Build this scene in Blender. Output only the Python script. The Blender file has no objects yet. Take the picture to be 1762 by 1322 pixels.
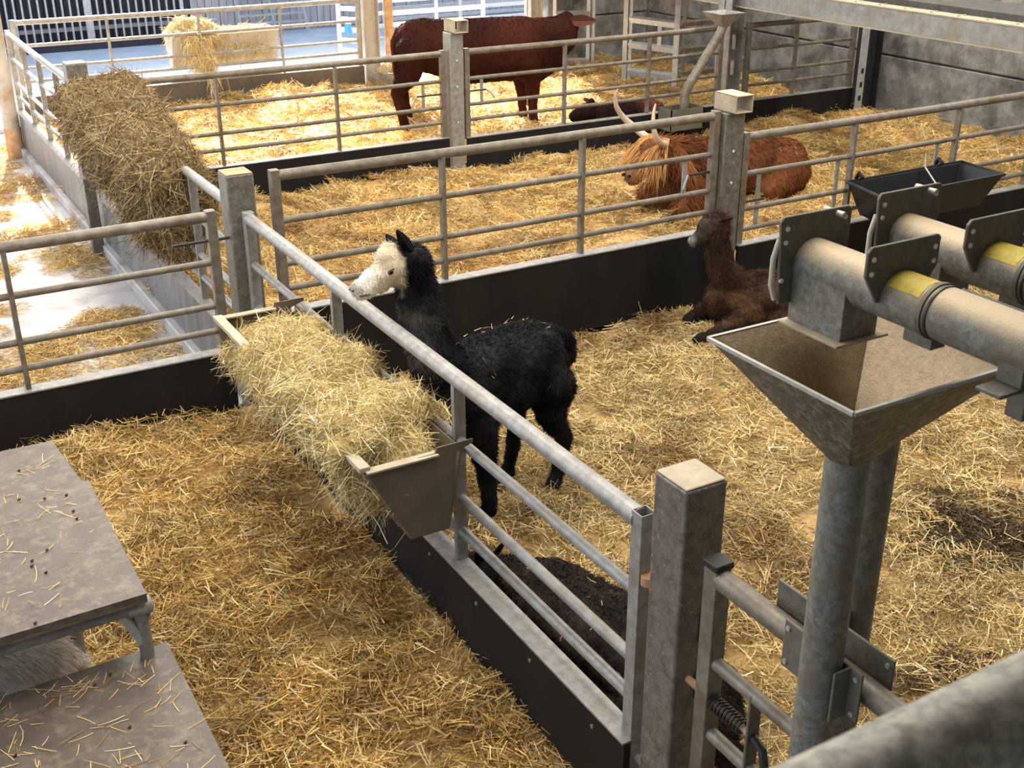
import bpy, math, random
import numpy as np
from mathutils import Vector, Matrix, noise

rnd = random.Random(11)
rng = np.random.default_rng(11)
sc = bpy.context.scene
COL = sc.collection
PI = math.pi

# ------------------------------------------------------------------ camera
FPX, YAW, PIT, ROL = 2027.0, math.radians(29.91), math.radians(24.56), math.radians(.18)
CAM = Vector((0, 0, 3.0))
fw = Vector((math.sin(YAW) * math.cos(PIT), math.cos(YAW) * math.cos(PIT), -math.sin(PIT)))
rt = Vector((math.cos(YAW), -math.sin(YAW), 0))
dn = fw.cross(rt)
cr, sr = math.cos(ROL), math.sin(ROL)
rx = rt * cr + dn * sr
ry = -(dn * cr - rt * sr)
cam = bpy.data.cameras.new('camera')
camo = bpy.data.objects.new('camera', cam)
COL.objects.link(camo)
camo.matrix_world = Matrix(((rx.x, ry.x, -fw.x, 0), (rx.y, ry.y, -fw.y, 0), (rx.z, ry.z, -fw.z, 3.0), (0, 0, 0, 1)))
cam.sensor_width = 36
cam.lens = FPX / 1762 * 36
cam.clip_start = .02
cam.clip_end = 200
cam.dof.use_dof = True
cam.dof.focus_distance = 5.0
cam.dof.aperture_fstop = 12
sc.camera = camo

# ------------------------------------------------------------------ world, sun, rooflights, exposure
SUN_EL, SUN_AZ = math.radians(42), math.radians(12)
w = bpy.data.worlds.new('world')
sc.world = w
w.use_nodes = True
nt = w.node_tree
bg = nt.nodes['Background']
sky = nt.nodes.new('ShaderNodeTexSky')
sky.sky_type = 'NISHITA'
sky.sun_disc = False
sky.sun_elevation = SUN_EL
sky.sun_rotation = SUN_AZ
sky.air_density = .7
sky.dust_density = 3.0
sky.ozone_density = .4
nt.links.new(sky.outputs[0], bg.inputs[0])
bg.inputs[1].default_value = .62
sun = bpy.data.lights.new('sun_offscreen', 'SUN')
sun.energy = 36.0
sun.angle = math.radians(.6)
sun.color = (1, .93, .82)
suno = bpy.data.objects.new('sun_offscreen', sun)
COL.objects.link(suno)
sd = Vector((-math.sin(SUN_AZ) * math.cos(SUN_EL), -math.cos(SUN_AZ) * math.cos(SUN_EL), -math.sin(SUN_EL)))
suno.rotation_euler = sd.to_track_quat('-Z', 'Y').to_euler()
suno.location = (6, 20, 12)
ROOF_Z = 4.0
for i, (lx, ly, sx, sy, e) in enumerate([(x_, 7.2, 1.1, 11.0, 400) for x_ in (-1.8, 2.0, 5.8, 9.9)]):
    a = bpy.data.lights.new('rooflight_offscreen', 'AREA')
    a.shape = 'RECTANGLE'
    a.size, a.size_y = sx, sy
    a.energy = e
    a.color = (1, .94, .84)
    ao = bpy.data.objects.new('rooflight_%d_offscreen' % (i + 1), a)
    COL.objects.link(ao)
    ao.location = (lx, ly, ROOF_Z - .06)
sc.view_settings.view_transform = 'Standard'
sc.view_settings.look = 'None'
sc.view_settings.gamma = 1
sc.view_settings.use_curve_mapping = False
sc.view_settings.exposure = 0.08


# ------------------------------------------------------------------ helpers
def tag(o, label=None, cat=None, group=None, kind=None):
    if label: o['label'] = label
    if cat: o['category'] = cat
    if group: o['group'] = group
    if kind: o['kind'] = kind
    return o


def empty(name, loc, rz=0):
    o = bpy.data.objects.new(name, None)
    o.empty_display_size = .1
    COL.objects.link(o)
    o.location = loc
    o.rotation_euler = (0, 0, rz)
    return o


class MB:
    def __init__(s):
        s.v, s.f = [], []

    def add(s, vs, fs):
        k = len(s.v)
        s.v += [tuple(p) for p in vs]
        s.f += [tuple(i + k for i in f) for f in fs]
        return s

    def box(s, x0, x1, y0, y1, z0, z1):
        return s.add([(x0, y0, z0), (x1, y0, z0), (x1, y1, z0), (x0, y1, z0), (x0, y0, z1), (x1, y0, z1), (x1, y1, z1), (x0, y1, z1)],
                     [(0, 3, 2, 1), (4, 5, 6, 7), (0, 1, 5, 4), (1, 2, 6, 5), (2, 3, 7, 6), (3, 0, 4, 7)])

    def bar(s, p0, p1, wd, h, up=(0, 0, 1)):
        p0, p1 = Vector(p0), Vector(p1)
        d = (p1 - p0).normalized()
        up = Vector(up)
        sd_ = d.cross(up).normalized() * (wd / 2)
        u = sd_.cross(d).normalized() * (h / 2)
        vs = [p + a * sd_ + b * u for p in (p0, p1) for a, b in ((-1, -1), (1, -1), (1, 1), (-1, 1))]
        return s.add(vs, [(0, 1, 2, 3), (7, 6, 5, 4), (0, 4, 5, 1), (1, 5, 6, 2), (2, 6, 7, 3), (3, 7, 4, 0)])

    def tube(s, pts, r, n=12, cap=True):
        pts = [Vector(p) for p in pts]
        rs = r if isinstance(r, (list, tuple)) else [r] * len(pts)
        d0 = (pts[1] - pts[0]).normalized()
        a = d0.orthogonal().normalized()
        vs, fs = [], []
        for i, p in enumerate(pts):
            if i == 0: d = d0
            elif i == len(pts) - 1: d = (pts[i] - pts[i - 1]).normalized()
            else: d = ((pts[i] - pts[i - 1]).normalized() + (pts[i + 1] - pts[i]).normalized()).normalized()
            a = (a - d * a.dot(d)).normalized()
            b = d.cross(a)
            vs += [p + (a * math.cos(2 * PI * k / n) + b * math.sin(2 * PI * k / n)) * rs[i] for k in range(n)]
        for i in range(len(pts) - 1):
            for k in range(n):
                k2 = (k + 1) % n
                fs.append((i * n + k, i * n + k2, (i + 1) * n + k2, (i + 1) * n + k))
        if cap:
            fs.append(tuple(range(n - 1, -1, -1)))
            fs.append(tuple((len(pts) - 1) * n + k for k in range(n)))
        return s.add(vs, fs)

    def prism(s, poly, ext):
        poly = [Vector(p) for p in poly]
        ext = Vector(ext)
        n = len(poly)
        return s.add(poly + [p + ext for p in poly], [tuple(range(n - 1, -1, -1)), tuple(range(n, 2 * n))] +
                     [(i, (i + 1) % n, n + (i + 1) % n, n + i) for i in range(n)])

    def build(s, name, m, parent=None, bevel=0, smooth=True, loc=None):
        me = bpy.data.meshes.new(name)
        me.from_pydata(s.v, [], s.f)
        import bmesh
        bm = bmesh.new()
        bm.from_mesh(me)
        bmesh.ops.recalc_face_normals(bm, faces=bm.faces)
        bm.to_mesh(me)
        bm.free()
        if smooth:
            me.polygons.foreach_set('use_smooth', [True] * len(me.polygons))
            me.set_sharp_from_angle(angle=math.radians(38))
        me.materials.append(m)
        o = bpy.data.objects.new(name, me)
        COL.objects.link(o)
        if parent: o.parent = parent
        if loc: o.location = loc
        if bevel:
            b = o.modifiers.new('bevel', 'BEVEL')
            b.width = bevel
            b.segments = 2
            b.limit_method = 'ANGLE'
        return o


def np_mesh(name, V, Q, m, colr=None, parent=None, smooth=False, loc=None):
    """all-quad mesh from numpy arrays"""
    me = bpy.data.meshes.new(name)
    nv, nf = len(V), len(Q)
    me.vertices.add(nv)
    me.vertices.foreach_set('co', np.ascontiguousarray(V, dtype=np.float32).ravel())
    me.loops.add(nf * 4)
    me.loops.foreach_set('vertex_index', np.ascontiguousarray(Q, dtype=np.int32).ravel())
    me.polygons.add(nf)
    me.polygons.foreach_set('loop_start', np.arange(0, nf * 4, 4, dtype=np.int32))
    me.polygons.foreach_set('use_smooth', np.full(nf, smooth))
    me.update(calc_edges=True)
    if colr is not None: set_col(me, colr)
    me.materials.append(m)
    o = bpy.data.objects.new(name, me)
    COL.objects.link(o)
    if parent: o.parent = parent
    if loc is not None: o.location = loc
    return o


def set_col(me, c):
    at = me.color_attributes.new('Col', 'FLOAT_COLOR', 'POINT')
    c = np.concatenate([np.asarray(c, np.float32), np.ones((len(c), 1), np.float32)], 1)
    at.data.foreach_set('color', c.ravel())


def unit(a):
    return a / np.maximum(np.linalg.norm(a, axis=1, keepdims=True), 1e-9)


def ribbons(P, D, L, W, cols, bend=None, k=2, tip=.35, side=None):
    """n thin blades; returns V, Q, colours"""
    n = len(P)
    D = unit(D)
    S = unit(np.cross(D, rng.normal(size=(n, 3)))) if side is None else side
    if bend is None: bend = rng.normal(size=(n, 3)) * .18
    V = np.zeros((n, k + 1, 2, 3))
    for i in range(k + 1):
        t = i / k
        c = P + D * (t * L)[:, None] + bend * (t * t * L)[:, None]
        wd = (W * (1 - (1 - tip) * t * t) * .5)[:, None]
        V[:, i, 0] = c - S * wd
        V[:, i, 1] = c + S * wd
    b = (np.arange(n) * (k + 1) * 2)[:, None]
    Q = np.concatenate([b + np.array([[2 * i, 2 * i + 1, 2 * i + 3, 2 * i + 2]]) for i in range(k)], 1).reshape(-1, 4)
    return V.reshape(-1, 3), Q, np.repeat(cols, (k + 1) * 2, axis=0)


def sample(me, n):
    me.calc_loop_triangles()
    T = np.zeros(len(me.loop_triangles) * 3, np.int32)
    me.loop_triangles.foreach_get('vertices', T)
    T = T.reshape(-1, 3)
    V = np.zeros(len(me.vertices) * 3, np.float32)
    me.vertices.foreach_get('co', V)
    V = V.reshape(-1, 3)
    cr_ = np.cross(V[T[:, 1]] - V[T[:, 0]], V[T[:, 2]] - V[T[:, 0]])
    ar = np.linalg.norm(cr_, axis=1)
    idx = rng.choice(len(T), n, p=ar / ar.sum())
    u, v = rng.random((2, n))
    sw = u + v > 1
    u[sw], v[sw] = 1 - u[sw], 1 - v[sw]
    P = V[T[idx, 0]] + u[:, None] * (V[T[idx, 1]] - V[T[idx, 0]]) + v[:, None] * (V[T[idx, 2]] - V[T[idx, 0]])
    return P, unit(cr_[idx])


# ------------------------------------------------------------------ materials
def pm(name, c1, c2=None, scale=8, rough=.6, metal=0, bump=0, bscale=None, c3=None, s3=2.0, t3=(.5, .7), dust=None, dust_lo=.35, stretch=None, spec=.5, lo=.35, hi=.65):
    m = bpy.data.materials.new(name)
    m.use_nodes = True
    N, Lk = m.node_tree.nodes, m.node_tree.links
    p = N['Principled BSDF']
    p.inputs['Roughness'].default_value = rough
    p.inputs['Metallic'].default_value = metal
    p.inputs['Specular IOR Level'].default_value = spec
    p.inputs['Base Color'].default_value = (*c1, 1)
    geo = N.new('ShaderNodeNewGeometry')
    vec = geo.outputs['Position']
    if stretch:
        mp = N.new('ShaderNodeMapping')
        mp.inputs['Scale'].default_value = stretch
        Lk.new(vec, mp.inputs[0])
        vec = mp.outputs[0]
    col_ = None

    def nz(sc_, det=6):
        n = N.new('ShaderNodeTexNoise')
        n.inputs['Scale'].default_value = sc_
        n.inputs['Detail'].default_value = det
        n.inputs['Roughness'].default_value = .65
        Lk.new(vec, n.inputs['Vector'])
        return n

    def ramp(src, a, b):
        r = N.new('ShaderNodeMapRange')
        r.inputs[1].default_value = a
        r.inputs[2].default_value = b
        Lk.new(src, r.inputs[0])
        return r.outputs[0]

    def mix(f, A, B):
        x = N.new('ShaderNodeMix')
        x.data_type = 'RGBA'
        Lk.new(f, x.inputs[0])
        for sock, val in ((x.inputs[6], A), (x.inputs[7], B)):
            if isinstance(val, tuple): sock.default_value = (*val, 1)
            else: Lk.new(val, sock)
        return x.outputs[2]
    if c2:
        col_ = mix(ramp(nz(scale).outputs['Fac'], lo, hi), c1, c2)
    if c3:
        col_ = mix(ramp(nz(s3).outputs['Fac'], *t3), col_ or c1, c3)
    if dust:
        sx = N.new('ShaderNodeSeparateXYZ')
        Lk.new(geo.outputs['Normal'], sx.inputs[0])
        a = N.new('ShaderNodeMath')
        a.operation = 'MULTIPLY_ADD'
        Lk.new(nz(30).outputs['Fac'], a.inputs[0])
        a.inputs[1].default_value = .5
        Lk.new(sx.outputs[2], a.inputs[2])
        col_ = mix(ramp(a.outputs[0], dust_lo + .25, dust_lo + .75), col_ or c1, dust)
    if col_: Lk.new(col_, p.inputs['Base Color'])
    if bump:
        b = N.new('ShaderNodeBump')
        b.inputs['Strength'].default_value = bump
        b.inputs['Distance'].default_value = .01
        Lk.new(nz(bscale or scale * 3).outputs['Fac'], b.inputs['Height'])
        Lk.new(b.outputs[0], p.inputs['Normal'])
    return m


def attr_mat(name, rough=.65, rand=.25, spec=.3, tint=None, patches=None):
    """colour from the 'Col' attribute, varied per instance"""
    m = bpy.data.materials.new(name)
    m.use_nodes = True
    N, Lk = m.node_tree.nodes, m.node_tree.links
    p = N['Principled BSDF']
    p.inputs['Roughness'].default_value = rough
    p.inputs['Specular IOR Level'].default_value = spec
    a = N.new('ShaderNodeAttribute')
    a.attribute_name = 'Col'
    out = a.outputs['Color']
    if rand:
        oi = N.new('ShaderNodeObjectInfo')
        mr = N.new('ShaderNodeMapRange')
        mr.inputs[3].default_value = 1 - rand
        mr.inputs[4].default_value = 1 + rand
        Lk.new(oi.outputs['Random'], mr.inputs[0])
        x = N.new('ShaderNodeMix')
        x.data_type = 'RGBA'
        x.blend_type = 'MULTIPLY'
        x.inputs[0].default_value = 1
        Lk.new(out, x.inputs[6])
        Lk.new(mr.outputs[0], x.inputs[7])
        out = x.outputs[2]
    if patches:   # old trodden, wetter bedding: a brown tint with a shape of its own
        geo = N.new('ShaderNodeNewGeometry')
        n = N.new('ShaderNodeTexNoise')
        n.inputs['Scale'].default_value = 1.6
        n.inputs['Detail'].default_value = 4
        Lk.new(geo.outputs['Position'], n.inputs['Vector'])
        mr = N.new('ShaderNodeMapRange')
        mr.inputs[1].default_value = .52
        mr.inputs[2].default_value = .72
        Lk.new(n.outputs['Fac'], mr.inputs[0])
        x = N.new('ShaderNodeMix')
        x.data_type = 'RGBA'
        x.blend_type = 'MULTIPLY'
        Lk.new(mr.outputs[0], x.inputs[0])
        Lk.new(out, x.inputs[6])
        x.inputs[7].default_value = (*patches, 1)
        out = x.outputs[2]
    Lk.new(out, p.inputs['Base Color'])
    return m


TAN = (.50, .40, .27)
M = dict(
    galv=pm('galvanised steel', (.20, .198, .19), (.33, .327, .315), 22, .5, .25, .1, c3=(.23, .19, .14), s3=5, t3=(.5, .75)),
    galvb=pm('bright galvanised steel', (.36, .365, .37), (.50, .505, .51), 18, .45, .2, .05),
    post=pm('weathered post steel', (.095, .083, .066), (.185, .17, .145), 24, .55, .25, .2, c3=(.34, .32, .28), s3=85, t3=(.60, .68)),
    rail=pm('grimy rail steel', (.13, .112, .086), (.22, .196, .16), 20, .5, .25, .15, c3=(.12, .085, .055), s3=7, t3=(.5, .7)),
    tubem=pm('feed tube steel', (.11, .11, .095), (.24, .24, .22), 55, .55, .25, .25, c3=(.16, .13, .09), s3=9, t3=(.45, .7), dust=(.42, .335, .22), dust_lo=.30),
    plate=pm('flange plate steel', (.095, .092, .072), (.14, .135, .11), 40, .6, .2, .2, c3=(.17, .145, .105), s3=12, t3=(.5, .75)),
    hopper=pm('feed-dusted hopper steel', (.06, .05, .038), (.17, .145, .11), 60, .5, .2, .4, c3=(.24, .20, .15), s3=30, t3=(.5, .66)),
    hopin=pm('hopper inside steel', (.19, .14, .08), (.28, .215, .13), 60, .30, .3, .35),
    edge=pm('bare steel edge', (.36, .35, .32), (.45, .43, .39), 40, .4, .3),
    black=pm('black board', (.006, .006, .007), (.012, .0115, .0115), 6, .6, 0, .05, c3=(.03, .027, .024), s3=3, t3=(.62, .85), stretch=(1, 1, .25), spec=.25),
    greyb=pm('speckled grey board', (.085, .088, .092), (.17, .177, .185), 7, .5, 0, .05, c3=(.24, .225, .20), s3=30, t3=(.6, .75), stretch=(1, 1, .2)),  # mottled grey with paler speckles, drawn out vertically
    brownb=pm('dark brown board', (.06, .048, .036), (.10, .082, .062), 5, .6, 0, .05, c3=(.15, .13, .1), s3=30, t3=(.66, .75)),
    concrete=pm('wall concrete', (.17, .17, .165), (.34, .335, .32), 6, .8, 0, .4, 30, c3=(.09, .085, .078), s3=2.6, t3=(.45, .66)),
    floor=pm('floor concrete', (.20, .18, .15), (.32, .30, .26), 4, .6, 0, .3, 30),
    lane=pm('lane concrete', (.33, .33, .34), (.46, .45, .45), 3, .45, 0, .3, 40, c3=(.22, .18, .13), s3=2.5, t3=(.5, .65)),
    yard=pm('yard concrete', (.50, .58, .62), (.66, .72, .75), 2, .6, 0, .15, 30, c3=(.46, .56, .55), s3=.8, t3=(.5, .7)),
    timber=pm('weathered timber', (.30, .30, .31), (.42, .41, .41), 5, .75, 0, .2, 20, stretch=(3, 3, .4)),
    shed=pm('dark shed board', (.018, .02, .028), (.035, .037, .045), 4, .8, stretch=(2, 2, .4)),
    ply=pm('phenolic plywood', (.075, .058, .046), (.12, .095, .076), 9, .5, 0, .15, 60, c3=(.20, .165, .12), s3=22, t3=(.5, .75)),
    plyedge=pm('plywood edge', (.06, .04, .03), (.25, .18, .12), 30, .7, stretch=(.5, .5, 12)),
    blackp=pm('black plastic', (.006, .007, .010), (.010, .011, .013), 10, .45, 0, spec=.3),
    rust=pm('rusty steel', (.33, .17, .08), (.48, .29, .15), 9, .75, 0, .2, c3=(.55, .45, .35), s3=4, t3=(.5, .7)),
    whitecol=pm('painted column', (.34, .32, .28), (.46, .44, .40), 8, .6, 0, .1, c3=(.26, .17, .09), s3=4, t3=(.5, .7)),
    darkcol=pm('dark steel column', (.018, .02, .024), (.035, .037, .042), 8, .5, .3),
    beam=pm('beam steel', (.20, .20, .20), (.33, .33, .325), 9, .5, .2, .1, c3=(.24, .21, .16), s3=3, t3=(.5, .7)),
    ledge=pm('dusty ledge', (.33, .28, .20), (.44, .38, .28), 12, .75, 0, .3, 40),
    deck=pm('walkway deck', (.04, .04, .038), (.08, .076, .07), 9, .7, 0, .3, 80),
    handrail=pm('mottled rail', (.26, .25, .22), (.50, .48, .43), 45, .6, .1, .1, lo=.42, hi=.58),
    yellow=pm('yellow sticker', (.58, .43, .04), (.42, .33, .05), 90, .6, 0, .1, c3=(.22, .2, .1), s3=50, t3=(.55, .7)),
    holem=pm('bright bolt and hole light', (.72, .72, .70), None, rough=.4),  # post bolts, and pale discs painting the light through plate holes
    dark=pm('dark rubber and slot shade', (.015, .014, .013), None, rough=.5),  # dark parts, and the blocks that paint the shade inside slots
    roofm=pm('roof sheet', (.30, .30, .30), (.36, .36, .35), 2, .7),
    straw=attr_mat('straw blades', .55, .30, patches=(.50, .38, .28)),
    bedm=pm('straw bed base', (.36, .235, .085), (.50, .34, .135), 40, .8, 0, .8, 60, c3=(.24, .145, .055), s3=3, t3=(.5, .75)),
    haym=attr_mat('hay stems', .6, 0),
    haycore=pm('hay core', (.46, .35, .15), (.58, .46, .22), 40, .9, 0, .6, 80),
    haycoreb=pm('brown hay core', (.17, .115, .047), (.25, .175, .078), 40, .9, 0, .6, 80),
    fur=attr_mat('animal fur', .85, 0, .06),
    hoof=pm('dark hoof', (.02, .018, .016), None, rough=.4),
    eye=pm('dark eye', (.008, .006, .005), None, rough=.08),
    horn=pm('pale horn', (.42, .33, .23), (.55, .46, .34), 12, .4, c3=(.16, .12, .09), s3=6, t3=(.6, .8)),
    dung=pm('droppings', (.03, .018, .010), (.05, .03, .018), 60, .6),
    trough=pm('tan painted sheet', (.095, .075, .052), (.125, .10, .07), 8, .55, .1, .05, c3=(.22, .19, .15), s3=40, t3=(.66, .74)),
    rope=pm('pale twine', (.5, .46, .38), None, rough=.8),
    bluep=pm('blue plastic', (.03, .22, .55), None, rough=.4),
)


def plain_box(name, m, x0, x1, y0, y1, z0, z1, parent=None, bevel=0):
    return MB().box(x0, x1, y0, y1, z0, z1).build(name, m, parent, bevel, smooth=False)


# ------------------------------------------------------------------ the setting
tag(plain_box('floor', M['floor'], 1.80, 11.3, -2, 15.3, -.35, -.10), 'concrete floor under the straw bedding', 'floor', kind='structure')
tag(plain_box('floor_pen', M['floor'], -6, 1.80, -2, 6.15, -.35, -.10), 'concrete floor of the near straw pen', 'floor', kind='structure')
tag(plain_box('floor_lane', M['lane'], -6, 1.80, 6.15, 15.3, -.35, -.12), 'wet grey concrete lane beside the pens', 'floor', kind='structure')
tag(plain_box('floor_yard', M['yard'], -10, 24, 15.3, 40, -.30, -.02), 'pale bluish concrete yard outside the barn', 'yard', kind='structure')
roof = empty('ceiling', (0, 0, 0))
tag(roof, 'barn roof of grey sheets', 'roof', kind='structure')
for k, (a, b) in enumerate(((-5, -1.5), (-1.5, 2.0), (2.0, 5.6), (5.6, 9.0), (9.0, 11.6))):
    plain_box('roof_sheet', M['roofm'], a, b, -3, 15.3, ROOF_Z, ROOF_Z + .05, roof)
# right wall of stacked concrete panels
wr = empty('wall_right', (11.2, 6, 0))
tag(wr, 'grey concrete panel wall with horizontal joints', 'wall', kind='structure')
MB().box(.06, .2, -8, 9.3, -.3, ROOF_Z).build('wall_core', M['concrete'], wr)
for z0, z1 in ((-.3, .68), (.70, 1.68), (1.70, 2.68), (2.70, 3.98)):
    for y0, y1 in ((-8, -.6), (-.58, 4.6), (4.62, 9.3)):
        MB().box(0, .07, y0, y1, z0, z1).build('panel', M['concrete'], wr, bevel=.012)
wb = empty('wall_back', (0, 15.3, 0))
tag(wb, 'dark concrete panel wall at the back of the barn', 'wall', kind='structure')
MB().box(9.4, 11.3, .02, .2, -.3, ROOF_Z).build('wall_core', M['concrete'], wb)
for z0, z1 in ((-.3, .68), (.70, 1.68), (1.70, 2.68), (2.70, 3.98)):
    MB().box(9.4, 11.19, -.05, .03, z0, z1).build('panel', M['concrete'], wb, bevel=.012)
tag(plain_box('wall_rear', M['concrete'], -6, 11.3, -3.2, -3, -.3, ROOF_Z), 'plain rear wall of the barn', 'wall', kind='structure')
# kerb along the lane
tag(MB().box(1.74, 1.80, 6.3, 14.2, -.12, -.02).build('trim_1', M['lane'], bevel=.01), 'low concrete kerb under the lane fence', 'kerb', kind='structure')

# ------------------------------------------------------------------ fences and gates
KB = {}
ZS = (1.165, .905, .65, .50)


def gate(label, group, p0, p1, ups, board=(.0, .36), zs=ZS, side=-1, dz=0, name='steel_gate', rail='rail', bm_='black', ends=(True, True), endz=None,
         top_r=.030, cap_end=None, up_m=None, ledge_m='galv', rail_r=.019):
    p0, p1 = Vector(p0), Vector(p1)
    d = p1 - p0
    L = d.length
    r = empty(name, (p0.x, p0.y, 0), math.atan2(d.y, d.x))
    tag(r, label, 'gate', group)
    zs = [z + dz for z in zs]
    zt, zb = board[1] + dz, board[0]
    for i, z in enumerate(zs):
        MB().tube([(.02, 0, z), (L * .5, 0, z - .004), (L - .02, 0, z)], top_r if i == 0 else rail_r, 14).build('rail', M[rail], r)
    ez0 = endz if endz is not None else zt
    for e, x in zip(ends, (0, L)):
        if e:
            m = MB()
            t, wd = .004, .027
            z1 = zs[0] + .035
            if cap_end is not None and cap_end == (x > 0):   # open-topped box section
                for a0, a1, b0, b1 in ((-wd, wd, -wd, -wd + t), (-wd, wd, wd - t, wd), (-wd, -wd + t, -wd, wd), (wd - t, wd, -wd, wd)):
                    m.box(x + a0, x + a1, b0, b1, ez0 - .2, z1)
                m.box(x - wd + t, x + wd - t, -wd + t, wd - t, ez0 - .2, z1 - .08)
            else:
                m.box(x - wd, x + wd, -wd, wd, ez0 - .02, z1)
            m.build('end_post', M[rail], r, bevel=.003)
    for u in ups:
        MB().box(u - .013, u + .013, -.025, .025, zt, zs[0] - .01).build('upright', M[up_m or rail], r, bevel=.003)
    if board:
        KB[r.name] = MB().box(-.03, L + .03, side * .045 - .011, side * .045 + .011, zb, zt - .004).build('kick_board', M[bm_], r)
        MB().box(-.03, L + .03, min(side * .062, -side * .025), max(side * .062, -side * .025), zt - .004, zt + .004).build('board_ledge', M[ledge_m], r)
    return r


def bolt_latch(r, x, z, d, m='dark', hook=True):
    """sliding bolt with a bent handle between two rails; d = direction towards the post"""
    lb = MB().tube([(x - d * .22, 0, z), (x + d * .10, 0, z)], .009, 8).build('latch_bolt', M[m], r)
    if hook:
        MB().tube([(x - d * .22, 0, z), (x - d * .26, -.03, z - .03), (x - d * .29, -.05, z - .08)], .009, 8).build('latch_handle', M['galv'], lb)


def latch_bar(r, x, z0, z1):
    MB().box(x - .016, x + .016, -.006, .006, z0, z1).build('latch_bar', M['galv'], r)


G = {}
G['left'] = gate('brown-grimed steel gate with black kick board beside the ply platforms', None, (-1.2, 6.22), (1.68, 6.22), (.5, 1.81), (.0, .38), side=-1, ends=(True, True))
bolt_latch(G['left'], 2.88, 1.03, 1, hook=False)
G['mid'] = gate('steel gate with tall black board between alpaca pen and shaggy cow', None, (2.06, 6.22), (5.17, 6.22), (1.04, 2.04), (.02, .375), dz=.175, side=-1, endz=.55)
latch_bar(G['mid'], 2.87, .82, 1.07)
bolt_latch(G['mid'], 3.12, .96, 1)
G['right'] = gate('steel gate carrying the black plastic feed trough', None, (5.44, 6.22), (8.9, 6.25), (1.05, 2.17, 3.1), (.02, .40), side=-1, endz=.38)
latch_bar(G['right'], .92, .50, .905)
latch_bar(G['right'], 1.97, .50, .905)
latch_bar(G['right'], .16, .5, .9)
bolt_latch(G['right'], -.0, .70, -1, hook=False)
G['near'] = gate('long steel gate carrying the steel hay trough', None, (1.85, 2.43), (1.85, 6.08), (1.2, 2.42), (.03, .36), side=1, rail='galv', endz=.1, cap_end=False, rail_r=.021, top_r=.033)
G['spring'] = gate('steel gate with spring latch behind the two feed downpipes', None, (1.85, -.9), (1.85, 2.085), (.4,), (.03, .36), zs=(1.17, .89, .64), side=1, rail='rail', endz=.3, top_r=.033, rail_r=.021)
G['far_l'] = gate('dark steel gate in front of the sunlit far pen', None, (2.1, 10.5), (5.27, 10.5), (.92, 2.05), (.0, .355), side=-1)
latch_bar(G['far_l'], 2.95, .65, .9)
bolt_latch(G['far_l'], 3.1, .78, 1)
G['far_r'] = gate('steel gate in front of the standing red cow\'s forelegs', None, (5.53, 10.5), (8.72, 10.5), (1.15, 2.22), (.0, .33), side=-1)
latch_bar(G['far_r'], .17, .63, .9)
bolt_latch(G['far_r'], .0, .78, -1)
G['corner'] = gate('steel gate against the concrete panel wall', None, (9.12, 10.5), (10.74, 10.5), (.72,), (.0, .335), side=-1, rail='rail')
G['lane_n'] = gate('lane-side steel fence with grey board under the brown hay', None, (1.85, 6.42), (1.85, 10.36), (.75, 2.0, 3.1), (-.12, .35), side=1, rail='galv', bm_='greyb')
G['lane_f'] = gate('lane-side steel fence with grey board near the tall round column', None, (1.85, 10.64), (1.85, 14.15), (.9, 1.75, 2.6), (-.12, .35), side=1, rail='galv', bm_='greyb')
G['back'] = gate('pale steel fence with brown board along the open barn end', None, (2.03, 15), (6.30, 15), (1.05, 2.15, 3.2), (-.1, .33), side=-1, rail='galv', bm_='brownb')


def box_post(label, x, y, z, wd=.15, m='post', box_cap=False, holes=(), name='gate_post', z0=-.1, capm=None):
    r = empty(name, (x, y, 0))
    tag(r, label, 'post')
    h = wd / 2
    pb = MB().box(-h, h, -h, h, z0, z).build('post_body', M[m], r, bevel=.008)
    if box_cap:      # a short length of box section laid across the top
        mm = MB()
        t = .008
        for a in ((-.075, .075, z, z + t), (-.075, .075, z + .12 - t, z + .12), (-.075, -.075 + t, z, z + .12), (.075 - t, .075, z, z + .12)):
            mm.box(a[0] + .03, a[1] + .03, -.13, .10, a[2], a[3])
        mm.build('box_cap', M['ledge'], r, bevel=.003)
    else:
        MB().box(-h + .004, h - .004, -h + .004, h - .004, z, z + .006).build('post_cap', M[capm or 'ledge'], r, bevel=.003)
    for (fx, hz) in holes:
        if fx == 'y':
            MB().tube([(0, -h - .004, hz), (0, -h + .01, hz)], .009, 10).build('bolt', M['holem'], pb)
        else:
            MB().box(-h - .003, -h + .006, -.018, .018, hz - .045, hz + .045).build('slot_shade', M['dark'], pb, bevel=.002)  # dark block stands for the shaded inside of a slot
    return r


box_post('square steel post with rusty cap where three gates meet', 1.85, 6.24, 1.385, .155, capm='rust')
box_post('tall steel post with an open box-section cap above the curly brown alpaca', 5.29, 6.24, 1.36, .17, box_cap=True, holes=(('y', 1.1), ('y', .88), ('x', .86), ('x', .62)))
box_post('speckled square steel post beside the spring latch', 1.87, 2.25, 1.40, .145)
box_post('steel post with open box-section cap before the red cow', 5.40, 10.52, 1.36, .15, m='galv', box_cap=True, holes=(('y', 1.1), ('y', .85), ('y', .5), ('y', .2)))
box_post('weathered wooden-looking square post behind the brown hay', 1.85, 10.5, 1.37, .17)
MB().tube([(.12, -.05, 1.05), (.24, -.05, 1.05)], .014, 8).build('hook', M['dark'], bpy.data.objects['gate_post.004'])
MB().tube([(.20, -.05, 1.05), (.20, -.05, 1.12)], .012, 8).build('hook', M['dark'], bpy.data.objects['gate_post.004'])
lp = box_post('short grimy post standing in the lane beside the fence', 1.71, 9.9, .55, .09, name='lane_post', z0=-.12)

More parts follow.
